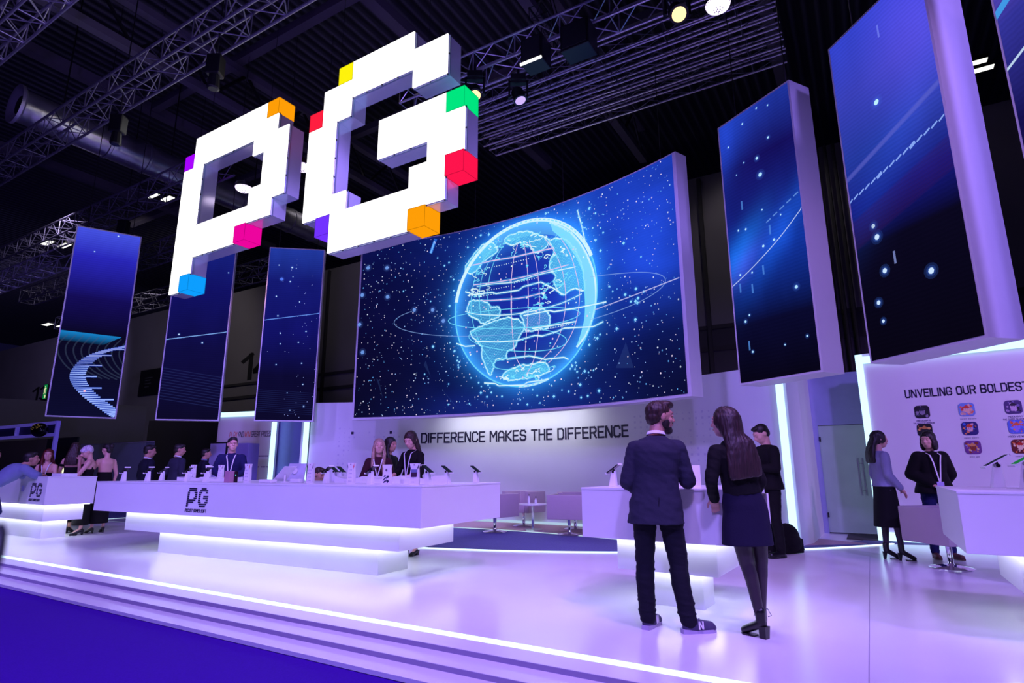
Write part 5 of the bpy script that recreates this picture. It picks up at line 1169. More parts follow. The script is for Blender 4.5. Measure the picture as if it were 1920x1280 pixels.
# a plant at the visitor's side, one dark leaf reaching into the picture
t = thing('potted_plant', 'dark green plant leaf, out of focus, at the picture edge above the violet carpet', 'plant', (-.62, .45, -.105))
MB().lathe([(.14, 0), (.19, .36), (.17, .36), (.13, .04)], n=20).build('pot', mat('grey_pot', (.2, .2, .22), .6), t, smooth='auto'); q = MB()
q.path([Vector((0, 0, .3)), Vector((.05, .0, .7)), Vector((.12, .01, 1.05)), Vector((.21, .02, 1.22))], .008, 6); q.build('stem', mat('plant_stem', srgb(.10, .14, .08), .6), t)
lf = mat('leaf_dark_green', srgb(.09, .13, .10), .5, noise=.2)
for (c, r, a) in (((.222, .022, 1.262), (.0075, .005, .024), .1), ((.12, -.03, 1.15), (.02, .006, .07), -.5), ((.02, .05, 1.0), (.02, .006, .09), .6), ((-.06, .0, .9), (.02, .006, .09), -.7), ((.0, -.05, .8), (.02, .006, .09), .9)):
    MB().ell(c, r, Matrix.Rotation(a, 3, 'Y'), n=12, m=8).build('leaf', lf, t, smooth=True)
# ================================================================ people
def solid(mb, name, m, voxel, smooth_it=4, parent=None):
    """fuses overlapping closed shapes into one continuous skin"""
    me = mb.mesh(name + '_raw', m); o = bpy.data.objects.new(name, me); COL.objects.link(o)
    r = o.modifiers.new('r', 'REMESH'); r.mode = 'VOXEL'; r.voxel_size = voxel; r.use_smooth_shade = True
    s = o.modifiers.new('s', 'SMOOTH'); s.factor = .5; s.iterations = smooth_it
    dg = bpy.context.evaluated_depsgraph_get(); ev = o.evaluated_get(dg); nm = bpy.data.meshes.new_from_object(ev)
    o.modifiers.clear(); o.data = nm; nm.name = name; bpy.data.meshes.remove(me)
    if not nm.materials: nm.materials.append(m)
    nm.polygons.foreach_set('use_smooth', [True] * len(nm.polygons))
    if parent is not None: o.parent = parent
    return o
from mathutils import noise as mnoise
def wrinkle(o, amp, fx, fz, seed=0.0):
    nn = [v.normal.copy() for v in o.data.vertices]
    for v, n_ in zip(o.data.vertices, nn):
        p = v.co; q = Vector((p.x * fx + p.z * 3 + seed, p.y * fx, p.z * fz + p.x * 4)); v.co += n_ * (amp * (mnoise.noise(q) + .5 * mnoise.noise(q * 2.3)))
    return o
def capsule(mb, p, q, r0, r1, n=12, fx=1.0, side=None):
    """tapered limb with round ends; fx squeezes it across 'side'"""
    p, q = Vector(p), Vector(q); d = q - p; L = max(d.length, 1e-5); d.normalize()
    a = (Vector(side) - d * Vector(side).dot(d)).normalized() if side is not None else d.orthogonal().normalized(); b = d.cross(a); vs = []; rings = []
    for k in range(3): t = pi / 2 * (1 - (k + .35) / 3.0); rings.append((-r0 * sin(t), r0 * cos(t)))
    rings += [(0, r0), (L * .5, (r0 + r1) / 2), (L, r1)]
    for k in range(3): t = pi / 2 * ((k + 1 - .35) / 3.0); rings.append((L + r1 * sin(t), r1 * cos(t)))
    for h, r in rings:
        for i in range(n): t = 2 * pi * i / n; vs.append(p + d * h + a * (r * fx * cos(t)) + b * (r * sin(t)))
    m = len(rings); fs = [(k * n + i, k * n + (i + 1) % n, (k + 1) * n + (i + 1) % n, (k + 1) * n + i) for k in range(m - 1) for i in range(n)]
    fs += [tuple(range(n - 1, -1, -1)), tuple(range((m - 1) * n, m * n))]; mb.add(vs, fs)
def loft(mb, secs, n=20):
    """secs: (centre, side vector * rx, front vector * ry); closed tube through elliptical sections"""
    vs = []
    for c, sx, fy in secs:
        c, sx, fy = Vector(c), Vector(sx), Vector(fy)
        for i in range(n):
            t = 2 * pi * i / n; ct, st = cos(t), sin(t); e = .86; vs.append(c + sx * (abs(ct) ** e * (1 if ct > 0 else -1)) + fy * (abs(st) ** e * (1 if st > 0 else -1)))
    m = len(secs); fs = [(k * n + i, k * n + (i + 1) % n, (k + 1) * n + (i + 1) % n, (k + 1) * n + i) for k in range(m - 1) for i in range(n)]
    fs += [tuple(range(n - 1, -1, -1)), tuple(range((m - 1) * n, m * n))]; mb.add(vs, fs)
SKIN = {'fair': mat('skin_fair', srgb(.86, .66, .60), .5, noise=.05, nscale=12), 'mid': mat('skin_mid', srgb(.74, .54, .47), .5, noise=.05, nscale=12), 'tights': mat('black_tights', srgb(.17, .12, .17), .5)}
M_eye = mat('eye_white', (.75, .75, .78), .2); M_iris = mat('eye_dark', (.03, .02, .02), .1); M_lip = mat('lips', srgb(.68, .30, .32), .4)
def fabric(name, col, rough=.85, bump=.25, bs=180): return mat(name, col, rough, noise=.12, nscale=14, bump=bump, bscale=bs, spec=.25)
def hairm(name, col):
    if name in MATS: return MATS[name]
    m = mat(name, col, .50, noise=.1); nt = m.node_tree; b = nt.nodes['Principled BSDF']
    tc = nt.nodes.new('ShaderNodeTexCoord'); mp = nt.nodes.new('ShaderNodeMapping'); mp.inputs['Scale'].default_value = (160, 160, 5)
    nz = nt.nodes.new('ShaderNodeTexNoise'); nz.inputs['Scale'].default_value = 1.0; nz.inputs['Detail'].default_value = 3
    nt.links.new(tc.outputs['Object'], mp.inputs[0]); nt.links.new(mp.outputs[0], nz.inputs['Vector'])
    r = nt.nodes.new('ShaderNodeValToRGB'); r.color_ramp.elements[0].position = .35; r.color_ramp.elements[1].position = .65
    r.color_ramp.elements[0].color = tuple(x * .45 for x in col) + (1,); r.color_ramp.elements[1].color = tuple(min(1, x * 1.5) for x in col) + (1,)
    nt.links.new(nz.outputs['Fac'], r.inputs[0]); nt.links.new(r.outputs[0], b.inputs['Base Color'])
    bp = nt.nodes.new('ShaderNodeBump'); bp.inputs['Strength'].default_value = .6; bp.inputs['Distance'].default_value = .004
    nt.links.new(nz.outputs['Fac'], bp.inputs['Height']); nt.links.new(bp.outputs[0], b.inputs['Normal']); return m

def person(label, loc, rz, h=1.75, female=False, skin='fair', voxel=.010, hair=None, hair_col=None, top=None, bottom=None, shoes=None,
           J=None, head=(0, 0), legs_skin=None, hands=('relaxed', 'relaxed'), beard=None, build=1.0, extra=None, lanyard=None, glasses=False, group=None, heel=0.0):
    """faces local +y. J overrides joints given in metres for a 1.75 m figure; suffix R is local +x"""
    s = (h - heel) / 1.75; V = lambda *a: Vector(a)
    sw = .152 if female else .172; hw = .090 if not female else .092
    j = dict(pelvis=V(0, 0, .93), neck=V(0, -.015, 1.46), head=V(0, .02, 1.625), shR=V(sw, -.005, 1.385), shL=V(-sw, -.005, 1.385), elR=V(sw + .055, -.03, 1.13), elL=V(-sw - .055, -.03, 1.13),
             wrR=V(sw + .06, .035, .885), wrL=V(-sw - .06, .035, .885), hiR=V(hw, 0, .90), hiL=V(-hw, 0, .90), knR=V(hw + .012, .015, .49), knL=V(-hw - .012, .015, .49), anR=V(hw + .015, -.02, .085), anL=V(-hw - .015, -.02, .085), ftR=V(hw + .05, .15, .02), ftL=V(-hw - .05, .15, .02))
    for k, v in (J or {}).items(): j[k] = Vector(v)
    j = {k: v * s + V(0, 0, heel) for k, v in j.items()}
    g = build
    # torso frame: spine runs from pelvis to neck, side axis follows the shoulders
    pel, nk = j['pelvis'], j['neck']; sp = nk - pel; SL = sp.length; up = sp.normalized()
    sd = (j['shR'] - j['shL']).normalized(); sd = (sd - up * sd.dot(up)).normalized(); fr = up.cross(sd).normalized()
    hs = (j['hiR'] - j['hiL']).normalized(); hf = V(0, 0, 1).cross(hs).normalized()
    if female: T = [(-.13, .10, .085), (-.05, .172, .118), (.02, .168, .112), (.12, .140, .095), (.24, .122, .086), (.33, .132, .096), (.42, .145, .112), (.49, .135, .09), (.515, .10, .065), (.54, .05, .05)]
    else: T = [(-.13, .10, .085), (-.05, .160, .115), (.02, .162, .112), (.12, .148, .10), (.24, .150, .105), (.34, .168, .118), (.42, .175, .118), (.48, .160, .095), (.512, .115, .068), (.54, .058, .055)]
    def tor(grow=0.0, t0=-1, t1=1, flare=0.0, gy=None):
        out = []
        for t, rx, ry in T:
            if t < t0 or t > t1: continue
            f = t * s; b_ = max(0, -(t - .24)) * flare; w_ = min(1, max(0, t / .3)); X = (hs * (1 - w_) + sd * w_).normalized(); Y = (hf * (1 - w_) + fr * w_).normalized()
            out.append((pel + up * (f * SL / (.54 * s)), X * ((rx * g + grow + b_) * s), Y * ((ry * g + (gy if gy is not None else grow) + b_) * s)))
        return out
    tsec = tor(); tors = lambda mb, **k: loft(mb, tor(**k))
    body = MB(); loft(body, tsec)
    # neck and head
    hy, hp = radians(head[0]), radians(head[1]); HR = Matrix.Rotation(hy, 3, 'Z') @ Matrix.Rotation(hp, 3, 'X'); hc = j['head']
    sH = s * (1.12 if not female else 1.10); HP = lambda x, y, z: hc + HR @ (V(x, y, z) * sH)
    nr = .050 if female else .062
    capsule(body, nk - up * .05 * s, hc + HR @ V(0, -.025, -.05) * sH, nr * s * 1.08, nr * s * .95)
    def he(x, y, z, a, b_, c): body.ell(HP(x, y, z), (a * sH, b_ * sH, c * sH), HR, 14, 10)
    he(0, -.008, .022, .074, .094, .092); he(0, .030, -.045, .056, .058, .062); he(0, .052, -.078, .030, .028, .024)
    he(0, .070, .040, .050, .022, .018); he(.038, .056, -.018, .024, .026, .024); he(-.038, .056, -.018, .024, .026, .024)
    capsule(body, HP(0, .084, .022), HP(0, .106, -.016), .009 * sH, .013 * sH, 8); he(.011, .096, -.020, .008, .009, .007); he(-.011, .096, -.020, .008, .009, .007)
    he(0, .084, -.046, .021, .012, .010); he(.076, -.008, .002, .009, .020, .030); he(-.076, -.008, .002, .009, .020, .030)
    # arms
    ar = (.048, .040, .036, .026) if female else (.058, .047, .042, .030)
    for S in 'RL':
        sh, el, wr = j['sh' + S], j['el' + S], j['wr' + S]
        capsule(body, sh, el, ar[0] * s * g, ar[1] * s * g); capsule(body, el, wr, ar[2] * s * g, ar[3] * s)
        capsule(body, pel + up * (.50 * SL / .54) , sh, .05 * s, ar[0] * s)
        # hand
        d = (wr - el).normalized(); sg = 1 if S == 'R' else -1; mode = hands[0 if S == 'R' else 1]
        lat = d.cross(V(0, 0, 1) if abs(d.z) < .8 else V(0, 1, 0)).normalized()
        if abs(d.z) >= .8: nrm = (V(-sg, 0, 0) - d * (-sg * d.x)).normalized(); lat = d.cross(nrm).normalized()      # palm faces the thigh
        else: nrm = d.cross(lat).normalized(); nrm = nrm if nrm.z < 0 else -nrm; lat = d.cross(nrm).normalized()
        if lat.y < 0 and abs(d.z) >= .8: lat = -lat
        hl = .185 * s * (.92 if female else 1); pc_ = wr + d * hl * .28
        body.ell(pc_, (.022 * s, .042 * s, .050 * s), Matrix((nrm, lat, d)).transposed(), 12, 8)
        curl = {'relaxed': .45, 'grip': 1.35, 'flat': .12, 'chin': 1.0}[mode]
        for k, (off, ln) in enumerate(((.030, .40), (.010, .44), (-.010, .41), (-.029, .33))):
            b0 = wr + d * hl * .48 + lat * off * s; f1 = b0 + (d * cos(curl * .5) + nrm * sin(curl * .5)) * hl * ln * .55; f2 = f1 + (d * cos(curl * 1.3) + nrm * sin(curl * 1.3)) * hl * ln * .55
            capsule(body, b0, f1, .0095 * s, .0088 * s, 7); capsule(body, f1, f2, .0088 * s, .0075 * s, 7)
        t0 = wr + d * hl * .14 + lat * .028 * s; t1 = t0 + (d * .75 + lat * .62 + nrm * .25).normalized() * hl * .26; t2 = t1 + (d * .9 + lat * .15 + nrm * .5).normalized() * hl * .20
        capsule(body, t0, t1, .013 * s, .011 * s, 8); capsule(body, t1, t2, .011 * s, .009 * s, 8)
    # legs
    lr = (.088, .060, .056, .036) if not female else (.090, .056, .050, .032)
    for S in 'RL':
        hi, kn, an, ft = j['hi' + S], j['kn' + S], j['an' + S], j['ft' + S]
        capsule(body, hi, kn, lr[0] * s * g, lr[1] * s, 14); mid = kn.lerp(an, .28) - (ft - an).normalized() * .012 * s; capsule(body, kn, mid, lr[1] * s * .95, lr[2] * s * 1.02, 14); capsule(body, mid, an, lr[2] * s, lr[3] * s, 12)
        capsule(body, an - V(0, 0, .02 * s), V(ft.x, ft.y, .022 * s) * .9 + V(an.x, an.y, .02) * .1, .024 * s, .014 * s, 8, 1.2, V(1, 0, 0))
    bo = solid(body, 'person', SKIN[skin], voxel); bo.location = loc; bo.rotation_euler = (0, 0, rz); tag(bo, label, 'person', group)
    # eyes, brows, lips join the same mesh as further material slots
    me = bo.data; ft = MB()
    for x in (.031, -.031):
        ft.cur = 1; ft.ell(HP(x, .079, .018), (.0125 * sH, .010 * sH, .0085 * sH), HR, 10, 6); ft.cur = 2; ft.ell(HP(x, .0855, .018), (.0062 * sH, .005 * sH, .0062 * sH), HR, 8, 5)
        ft.cur = 4; capsule(ft, HP(x * .55, .090, .040), HP(x * 1.6, .078, .040), .0042 * s, .003 * s, 6)
    ft.cur = 3; ft.ell(HP(0, .0925, -.0435), (.020 * s, .006 * s, .0042 * s), HR, 10, 5); ft.ell(HP(0, .0925, -.0510), (.017 * s, .006 * s, .0050 * s), HR, 10, 5)
    hm = hair_col or hairm('hair_dark', srgb(.10, .07, .07)); fm = ft.mesh('face', [SKIN[skin], M_eye, M_iris, M_lip, hm], smooth=True)
    bm = bmesh.new(); bm.from_mesh(me); bm.from_mesh(fm); bm.to_mesh(me); bm.free(); me.materials.clear(); [me.materials.append(x) for x in (SKIN[skin], M_eye, M_iris, M_lip, hm)]
    me.polygons.foreach_set('use_smooth', [True] * len(me.polygons)); bpy.data.meshes.remove(fm)
    ctx = dict(j=j, s=s, sH=sH, HP=HP, HR=HR, hc=hc, up=up, sd=sd, fr=fr, hs=hs, hf=hf, pel=pel, nk=nk, SL=SL, tor=tor, body=bo, vox=voxel, ar=ar, lr=lr, g=g, female=female, V=V, heel=heel)
    if hair: do_hair(ctx, hair, hm)
    if beard: do_beard(ctx, beard)
    if top: do_top(ctx, *top)
    if bottom: do_bottom(ctx, *bottom)
    if shoes: do_shoes(ctx, *shoes)
    if lanyard: do_lanyard(ctx, lanyard)
    if glasses: do_glasses(ctx)
    if legs_skin: do_tights(ctx, legs_skin)
    if extra: extra(ctx)
    return bo
def do_hair(c, kind, m):
    mb = MB(); HP, HR, s, V, sH = c['HP'], c['HR'], c['s'], c['V'], c['sH']; E = lambda x, y, z, a, b, d: mb.ell(HP(x, y, z), (a * sH, b * sH, d * sH), HR, 16, 12)
    vx = min(c['vox'], .009)
    if kind == 'short':
        E(0, -.022, .046, .080, .096, .082); E(0, -.052, .000, .072, .062, .070); E(0, .035, .098, .056, .050, .026); E(.0, .062, .095, .045, .022, .018)
    elif kind == 'quiff':
        E(0, -.022, .046, .080, .095, .082); E(0, -.055, .000, .070, .056, .066); E(0, .040, .102, .058, .056, .030); E(0, .078, .098, .040, .022, .020); E(.068, -.02, .02, .012, .03, .04); E(-.068, -.02, .02, .012, .03, .04)
    elif kind == 'pixie':
        E(0, -.018, .050, .086, .100, .080); E(0, -.05, .01, .075, .06, .05); E(.03, .065, .062, .045, .030, .032); E(-.045, .05, .055, .028, .04, .04); E(.06, .02, .03, .025, .05, .04)
    elif kind == 'bun':
        E(0, -.018, .042, .080, .096, .084); E(0, -.105, .06, .045, .045, .045); E(0, -.06, -.02, .06, .045, .05)
    elif kind in ('verylong', 'long', 'bob', 'side', 'long_front', 'half'):
        E(0, -.016, .046, .083, .098, .083); E(0, -.045, .00, .080, .070, .075)
        E(.066, .010, .012, .020, .050, .062); E(-.066, .010, .012, .020, .050, .062)
        if kind == 'bob':
            for x in (.07, -.07): E(x, -.005, -.05, .030, .062, .085)
            E(0, -.06, -.055, .078, .050, .085)
        else:
            L = {'long': .50, 'side': .36, 'long_front': .30, 'half': .34, 'verylong': .47}[kind]; back = -c['fr']; nk = c['nk']; up = c['up']; sd = c['sd']; sec = []
            if kind == 'verylong':
                for (y, z, wd, th) in ((-.01, .125, .030, .035), (-.016, .10, .066, .074), (-.02, .05, .088, .100), (-.034, -.01, .096, .092), (-.048, -.07, .100, .078)): sec.append((HP(0, y, z), HR @ V(wd * sH, 0, 0), HR @ V(0, th * sH, 0)))
            for t in ((0, .18, .36, .55, .75, .93, 1.0) if kind != 'verylong' else (.40, .58, .76, .93, 1.0)):
                z = HP(0, -.06, .03) if t == 0 else None
                base = HP(0, -.055, .03); tgt = nk + back * (.118 * s) - up * ((L - .17) * s)
                p = base.lerp(tgt, t); p += back * (.035 * s * sin(pi * t)); wd = (.085 + (.060 if kind == 'verylong' else .035) * min(1, t * 1.4) - (.012 if t > .95 else 0)); th = .056 - .016 * t
                sec.append((p, sd * wd * s, c['fr'] * th * s))
            loft(mb, sec, 22)
            if kind in ('long_front', 'side'):
                for sg in (1, -1) if kind == 'long_front' else (1,):
                    p0, p1, p2, p3 = HP(sg * .072, .015, .0), HP(sg * .080, .02, -.10), nk + sd * sg * .085 * s + c['fr'] * .09 * s - up * .10 * s, nk + sd * sg * .09 * s + c['fr'] * .125 * s - up * .27 * s
                    for a, b, r0, r1 in ((p0, p1, .026, .030), (p1, p2, .030, .033), (p2, p3, .033, .016)): capsule(mb, a, b, r0 * s, r1 * s, 10)
    o = solid(mb, 'hair', m, vx, 3, c['body'])
    if c['vox'] < .0115: wrinkle(o, .0055, 75, 4)
    return o
def do_beard(c, m):
    mb = MB(); HP, HR, s = c['HP'], c['HR'], c['sH']; E = lambda x, y, z, a, b, d: mb.ell(HP(x, y, z), (a * s, b * s, d * s), HR, 14, 10)
    E(0, .040, -.078, .050, .050, .034); E(0, .060, -.090, .034, .036, .030); E(.050, .020, -.040, .014, .034, .040); E(-.050, .020, -.040, .014, .034, .040); E(0, .090, -.034, .024, .009, .006)
    solid(mb, 'beard', m, .006, 2, c['body'])
def do_top(c, kind, m, opt=None):
    j, s, V = c['j'], c['s'], c['V']; mb = MB(); opt = opt or {}; g = opt.get('grow', .016)
    if kind == 'jacket':
        hem = opt.get('hem', -.16); tt = c['tor'](grow=g + .006, t0=max(-.06, hem + .03), t1=.513, flare=.10)
        p0 = tt[0]; low = (c['pel'] + c['up'] * hem * s, p0[1] * 1.06, p0[2] * 1.10); loft(mb, [low] + tt + [(c['nk'] + c['up'] * .012 * s, c['sd'] * .068 * s, c['fr'] * .068 * s)], 26)
        ar = c['ar']
        for S in 'RL':
            sh, el, wr = j['sh' + S], j['el' + S], j['wr' + S]; w2 = el.lerp(wr, opt.get('cuff', .97))
            capsule(mb, sh, el, (ar[0] * c['g'] + g) * s * 1.02, (ar[1] + g) * s, 14); capsule(mb, el, w2, (ar[2] + g) * s, (ar[3] + g * 1.1) * s, 14)
            capsule(mb, c['nk'] - c['up'] * .055 * s, sh, .05 * s, (ar[0] + g) * s, 12)
        o = solid(mb, opt.get('name', 'jacket'), m, c['vox'], 4, c['body'])
        if c['vox'] < .0105: wrinkle(o, .0075, 9, 14)
        if opt.get('shirt'):      # white collar ring above the jacket
            q = MB(); n = c['nk'] + c['up'] * .012 * s; 
            q.lathe([(.064 * s, 0), (.064 * s, .024 * s), (.071 * s, .026 * s), (.078 * s, .0)], n, 22, cap=False, ax=c['up'] + c['fr'] * .25); q.build('shirt_collar', opt['shirt'], c['body'], smooth=True)
        if opt.get('vent'):
            q = MB(); B = -c['fr']; 
            for x in (.0,): 
                p1 = c['pel'] + c['up'] * (hem + .01) * s + B * (c['tor'](grow=g)[1][2].length * 1.12 + .010 * s); p2 = p1 + c['up'] * .20 * s; q.hexa([p1 - c['sd'] * .002, p1 + c['sd'] * .002, p1 + c['sd'] * .002 + B * .004, p1 - c['sd'] * .002 + B * .004, p2 - c['sd'] * .002, p2 + c['sd'] * .002, p2 + c['sd'] * .002 + B * .004, p2 - c['sd'] * .002 + B * .004])
            q.build('back_vent', M_black, c['body'])
        return o
    if kind in ('shirt', 'blouse'):
        tt = c['tor'](grow=g - .004, t0=opt.get('hem', .0) if opt.get('hem') else -.02, t1=.513, flare=.03); loft(mb, tt + [(c['nk'] + c['up'] * .005 * s, c['sd'] * .062 * s, c['fr'] * .062 * s)], 24); ar = c['ar']; sl = opt.get('sleeve', .96)
        for S in 'RL':
            sh, el, wr = j['sh' + S], j['el' + S], j['wr' + S]; capsule(mb, sh, el if sl > 0 else sh.lerp(el, -sl), (ar[0] + g) * s, (ar[1] + g) * s, 12)
            if sl > 0: capsule(mb, el, el.lerp(wr, sl), (ar[2] + g) * s, (ar[3] + g) * s, 12)
            capsule(mb, c['nk'] - c['up'] * .055 * s, sh, .046 * s, (ar[0] + g * .8) * s, 12)
        return solid(mb, kind, m, c['vox'], 4, c['body'])
    if kind == 'dress':
        top = opt.get('top', .40); tt = c['tor'](grow=g - .006, t0=-.06, t1=top); L = opt.get('len', .75)
        p = c['pel']; low = [(V(p.x, p.y, c['heel'] + (.93 - L) * s), c['hs'] * opt.get('rx', .20) * s, c['hf'] * opt.get('ry', .15) * s), (V(p.x, p.y, c['heel'] + (.93 - L * .5) * s), c['hs'] * .185 * s, c['hf'] * .14 * s)]
        loft(mb, low + tt, 26)
        if opt.get('straps'):
            for sg in (1, -1):
                A = c['nk'] + c['sd'] * sg * .095 * s - c['up'] * .035 * s; F_ = c['pel'] + c['up'] * (.40 * c['SL'] / .54) + c['fr'] * .115 * s + c['sd'] * sg * .07 * s; Bk = c['pel'] + c['up'] * (.30 * c['SL'] / .54) - c['fr'] * .085 * s + c['sd'] * sg * .115 * s
                capsule(mb, A, F_, .014 * s, .016 * s, 8); capsule(mb, A, Bk, .014 * s, .018 * s, 8)
        if opt.get('ruffle'):
            for sg, S in ((1, 'R'), (-1, 'L')): q = j['sh' + S].lerp(j['el' + S], .38); mb.ell(q, (.068 * s, .066 * s, .04 * s), None, 12, 8)
        return solid(mb, 'dress', m, c['vox'], 3, c['body'])
def do_bottom(c, kind, m, opt=None):
    j, s, V = c['j'], c['s'], c['V']; mb = MB(); opt = opt or {}; lr = c['lr']; g = opt.get('grow', .012)
    if kind == 'trousers':
        loft(mb, c['tor'](grow=g * .7, t0=-.14, t1=.13), 22)
        for S in 'RL':
            hi, kn, an = j['hi' + S], j['kn' + S], j['an' + S]; ft = j['ft' + S]; end = kn.lerp(an, opt.get('len', 1.0))
            capsule(mb, hi, kn, (lr[0] * c['g'] + g) * s, (lr[1] + g) * s, 16); mid = kn.lerp(end, .30) - (ft - an).normalized() * .012 * s; capsule(mb, kn, mid, (lr[1] + g) * s * .97, (lr[2] + g * 1.2) * s, 16); capsule(mb, mid, end, (lr[2] + g * 1.2) * s, (lr[3] + g * 1.9) * s, 14)
            if opt.get('folds'):
                for k in range(5): q = kn.lerp(end, .62 + .085 * k); mb.ell(q, ((lr[3] + g * 1.9 + .010 * (k % 2) + .004) * s,) * 2 + (.013 * s,), None, 12, 6)
                for k in (-.06, .0, .07): q = kn + V(0, 0, k * s); mb.ell(q, ((lr[1] + g + .004) * s,) * 2 + (.018 * s,), None, 12, 6)
        return wrinkle(solid(mb, 'trousers', m, c['vox'], 3, c['body']), .006, 7, 26)
    if kind == 'skirt':
        L = opt.get('len', .40); p = c['pel']; a, b = opt.get('rx', .19), opt.get('ry', .135)
        loft(mb, [(V(p.x, p.y, c['heel'] + (.98 - L) * s), c['hs'] * a * s, c['hf'] * b * s), (V(p.x, p.y, c['heel'] + (.98 - L * .6) * s), c['hs'] * (a + .185) / 2 * s, c['hf'] * (b + .13) / 2 * s)] + c['tor'](grow=.012, t0=-.06, t1=.13), 28)
        return solid(mb, 'skirt', m, c['vox'], 3, c['body'])
def do_tights(c, m):
    mb = MB(); j, s, lr = c['j'], c['s'], c['lr']; g = .003
    for S in 'RL':
        hi, kn, an, ft = j['hi' + S], j['kn' + S], j['an' + S], j['ft' + S]; mid = kn.lerp(an, .28) - (ft - an).normalized() * .012 * s
        capsule(mb, hi, kn, (lr[0] + g) * s, (lr[1] + g) * s, 16); capsule(mb, kn, mid, (lr[1] + g) * s * .95, (lr[2] + g) * s * 1.02, 16); capsule(mb, mid, an, (lr[2] + g) * s, (lr[3] + g) * s, 14)
    mb.ell(c['pel'] - Vector((0, 0, .06 * s)), (.16 * s, .11 * s, .08 * s), None, 14, 8); solid(mb, 'tights', m, c['vox'], 3, c['body'])
def do_shoes(c, kind, m, m2=None, opt=None):
    j, s, V = c['j'], c['s'], c['V']; hl = c['heel']; opt = opt or {}
    for S in 'RL':
        an, ft = j['an' + S], j['ft' + S]; d = V(ft.x - an.x, ft.y - an.y, 0).normalized(); n = V(d.y, -d.x, 0); hp = V(an.x, an.y, 0) - d * .045 * s; z0 = 0.0
        P = lambda f, l, z: hp + d * (f * s) + n * (l * s) + V(0, 0, z * s)
        up = MB()
        if kind == 'sneaker':
            up.ell(P(.06, 0, .055), (.062 * s, .040 * s, .050 * s), Matrix((d, n, V(0, 0, 1))).transposed(), 14, 10); capsule(up, P(.08, 0, .060), P(.215, 0, .042), .044 * s, .036 * s, 12); capsule(up, P(.03, 0, .04), P(.22, 0, .034), .038 * s, .038 * s, 12, 1.12, n); capsule(up, P(.045, 0, .05), P(.045, 0, .105), .044 * s, .045 * s, 12)
        elif kind == 'boot':
            capsule(up, P(.04, 0, .05 + hl), P(.04, 0, .135 + hl), .040 * s, .042 * s, 12); capsule(up, P(.05, 0, .045 + hl), P(.19, 0, .032), .036 * s, .030 * s, 12, 1.15, n)
        elif kind == 'pump':
            capsule(up, P(.03, 0, .030 + hl), P(.19, 0, .022), .030 * s, .027 * s, 10, 1.15, n)
        else:
            capsule(up, P(.03, 0, .045), P(.215, 0, .034), .040 * s, .036 * s, 12, 1.1, n); capsule(up, P(.045, 0, .05), P(.045, 0, .085), .042 * s, .044 * s, 12)
        sh = solid(up, 'shoe', m, min(c['vox'], .008), 2, c['body'])
        so = MB(); sz = .024 * s; prof = [(-.012, .030), (.03, .040), (.10, .036), (.17, .046), (.22, .042), (.255, .020)]
        if kind in ('boot', 'pump') or hl > .02:
            prof2 = [(.09, .030), (.13, .036), (.19, .036), (.215, .014)]
            vs = [P(f, w, .0) for f, w in prof2] + [P(f, -w, .0) for f, w in prof2[::-1]]; vt = [v + V(0, 0, .012) for v in vs]; k = len(vs)
            so.add(vs + vt, [tuple(range(k - 1, -1, -1)), tuple(range(k, 2 * k))] + [(i, (i + 1) % k, k + (i + 1) % k, k + i) for i in range(k)])
            w_ = opt.get('heelw', .030); so.hexa([P(-.005, -w_ * .8, 0), P(-.005 + w_ * 1.6, -w_ * .8, 0), P(-.005 + w_ * 1.6, w_ * .8, 0), P(-.005, w_ * .8, 0), P(-.012, -w_, hl + .035), P(.045, -w_, hl + .03), P(.045, w_, hl + .03), P(-.012, w_, hl + .035)])
        else:
            vs = [P(f, w, .0) for f, w in prof] + [P(f, -w, .0) for f, w in prof[::-1]]; vt = [v + V(0, 0, sz + (.008 * s if i in (0, 1, 10, 11) else 0)) for i, v in enumerate(vs)]; k = len(vs)
            so.add(vs + vt, [tuple(range(k - 1, -1, -1)), tuple(range(k, 2 * k))] + [(i, (i + 1) % k, k + (i + 1) % k, k + i) for i in range(k)])
        so.build('sole', m2 or m, sh)
        if opt.get('emblem'):
            for sg in (1, -1):
                q = MB(); text_into(q, 'N', lambda x, y, dd, sg=sg: P(.105 + (x if sg > 0 else .045 - x), sg * (.047 + dd * 3 - y * .10), .038 + y), .045, wt=1.35, depth=.002); q.build('emblem', M_white, sh)
            lc = MB(); [lc.tube(P(.10 + .018 * k, -.022, .092 - .010 * k), P(.112 + .018 * k, .022, .089 - .010 * k), .003 * s, n=5) for k in range(4)]; lc.build('laces', M_black, sh)
            pn = MB(); capsule(pn, P(.20, 0, .036), P(.232, 0, .030), .036 * s, .030 * s, 12, 1.15, n); pn.build('toe_cap', opt['emblem'], sh, smooth=True)
        if opt.get('lace'):
            lc = MB(); pts = [P(.10, .0, .12 + hl * .5), P(.11, .05, .14 + hl * .5), P(.09, .075, .12), P(.11, .05, .105)]; lc.path(pts, .0025, 5); lc.build('laces', m, sh)
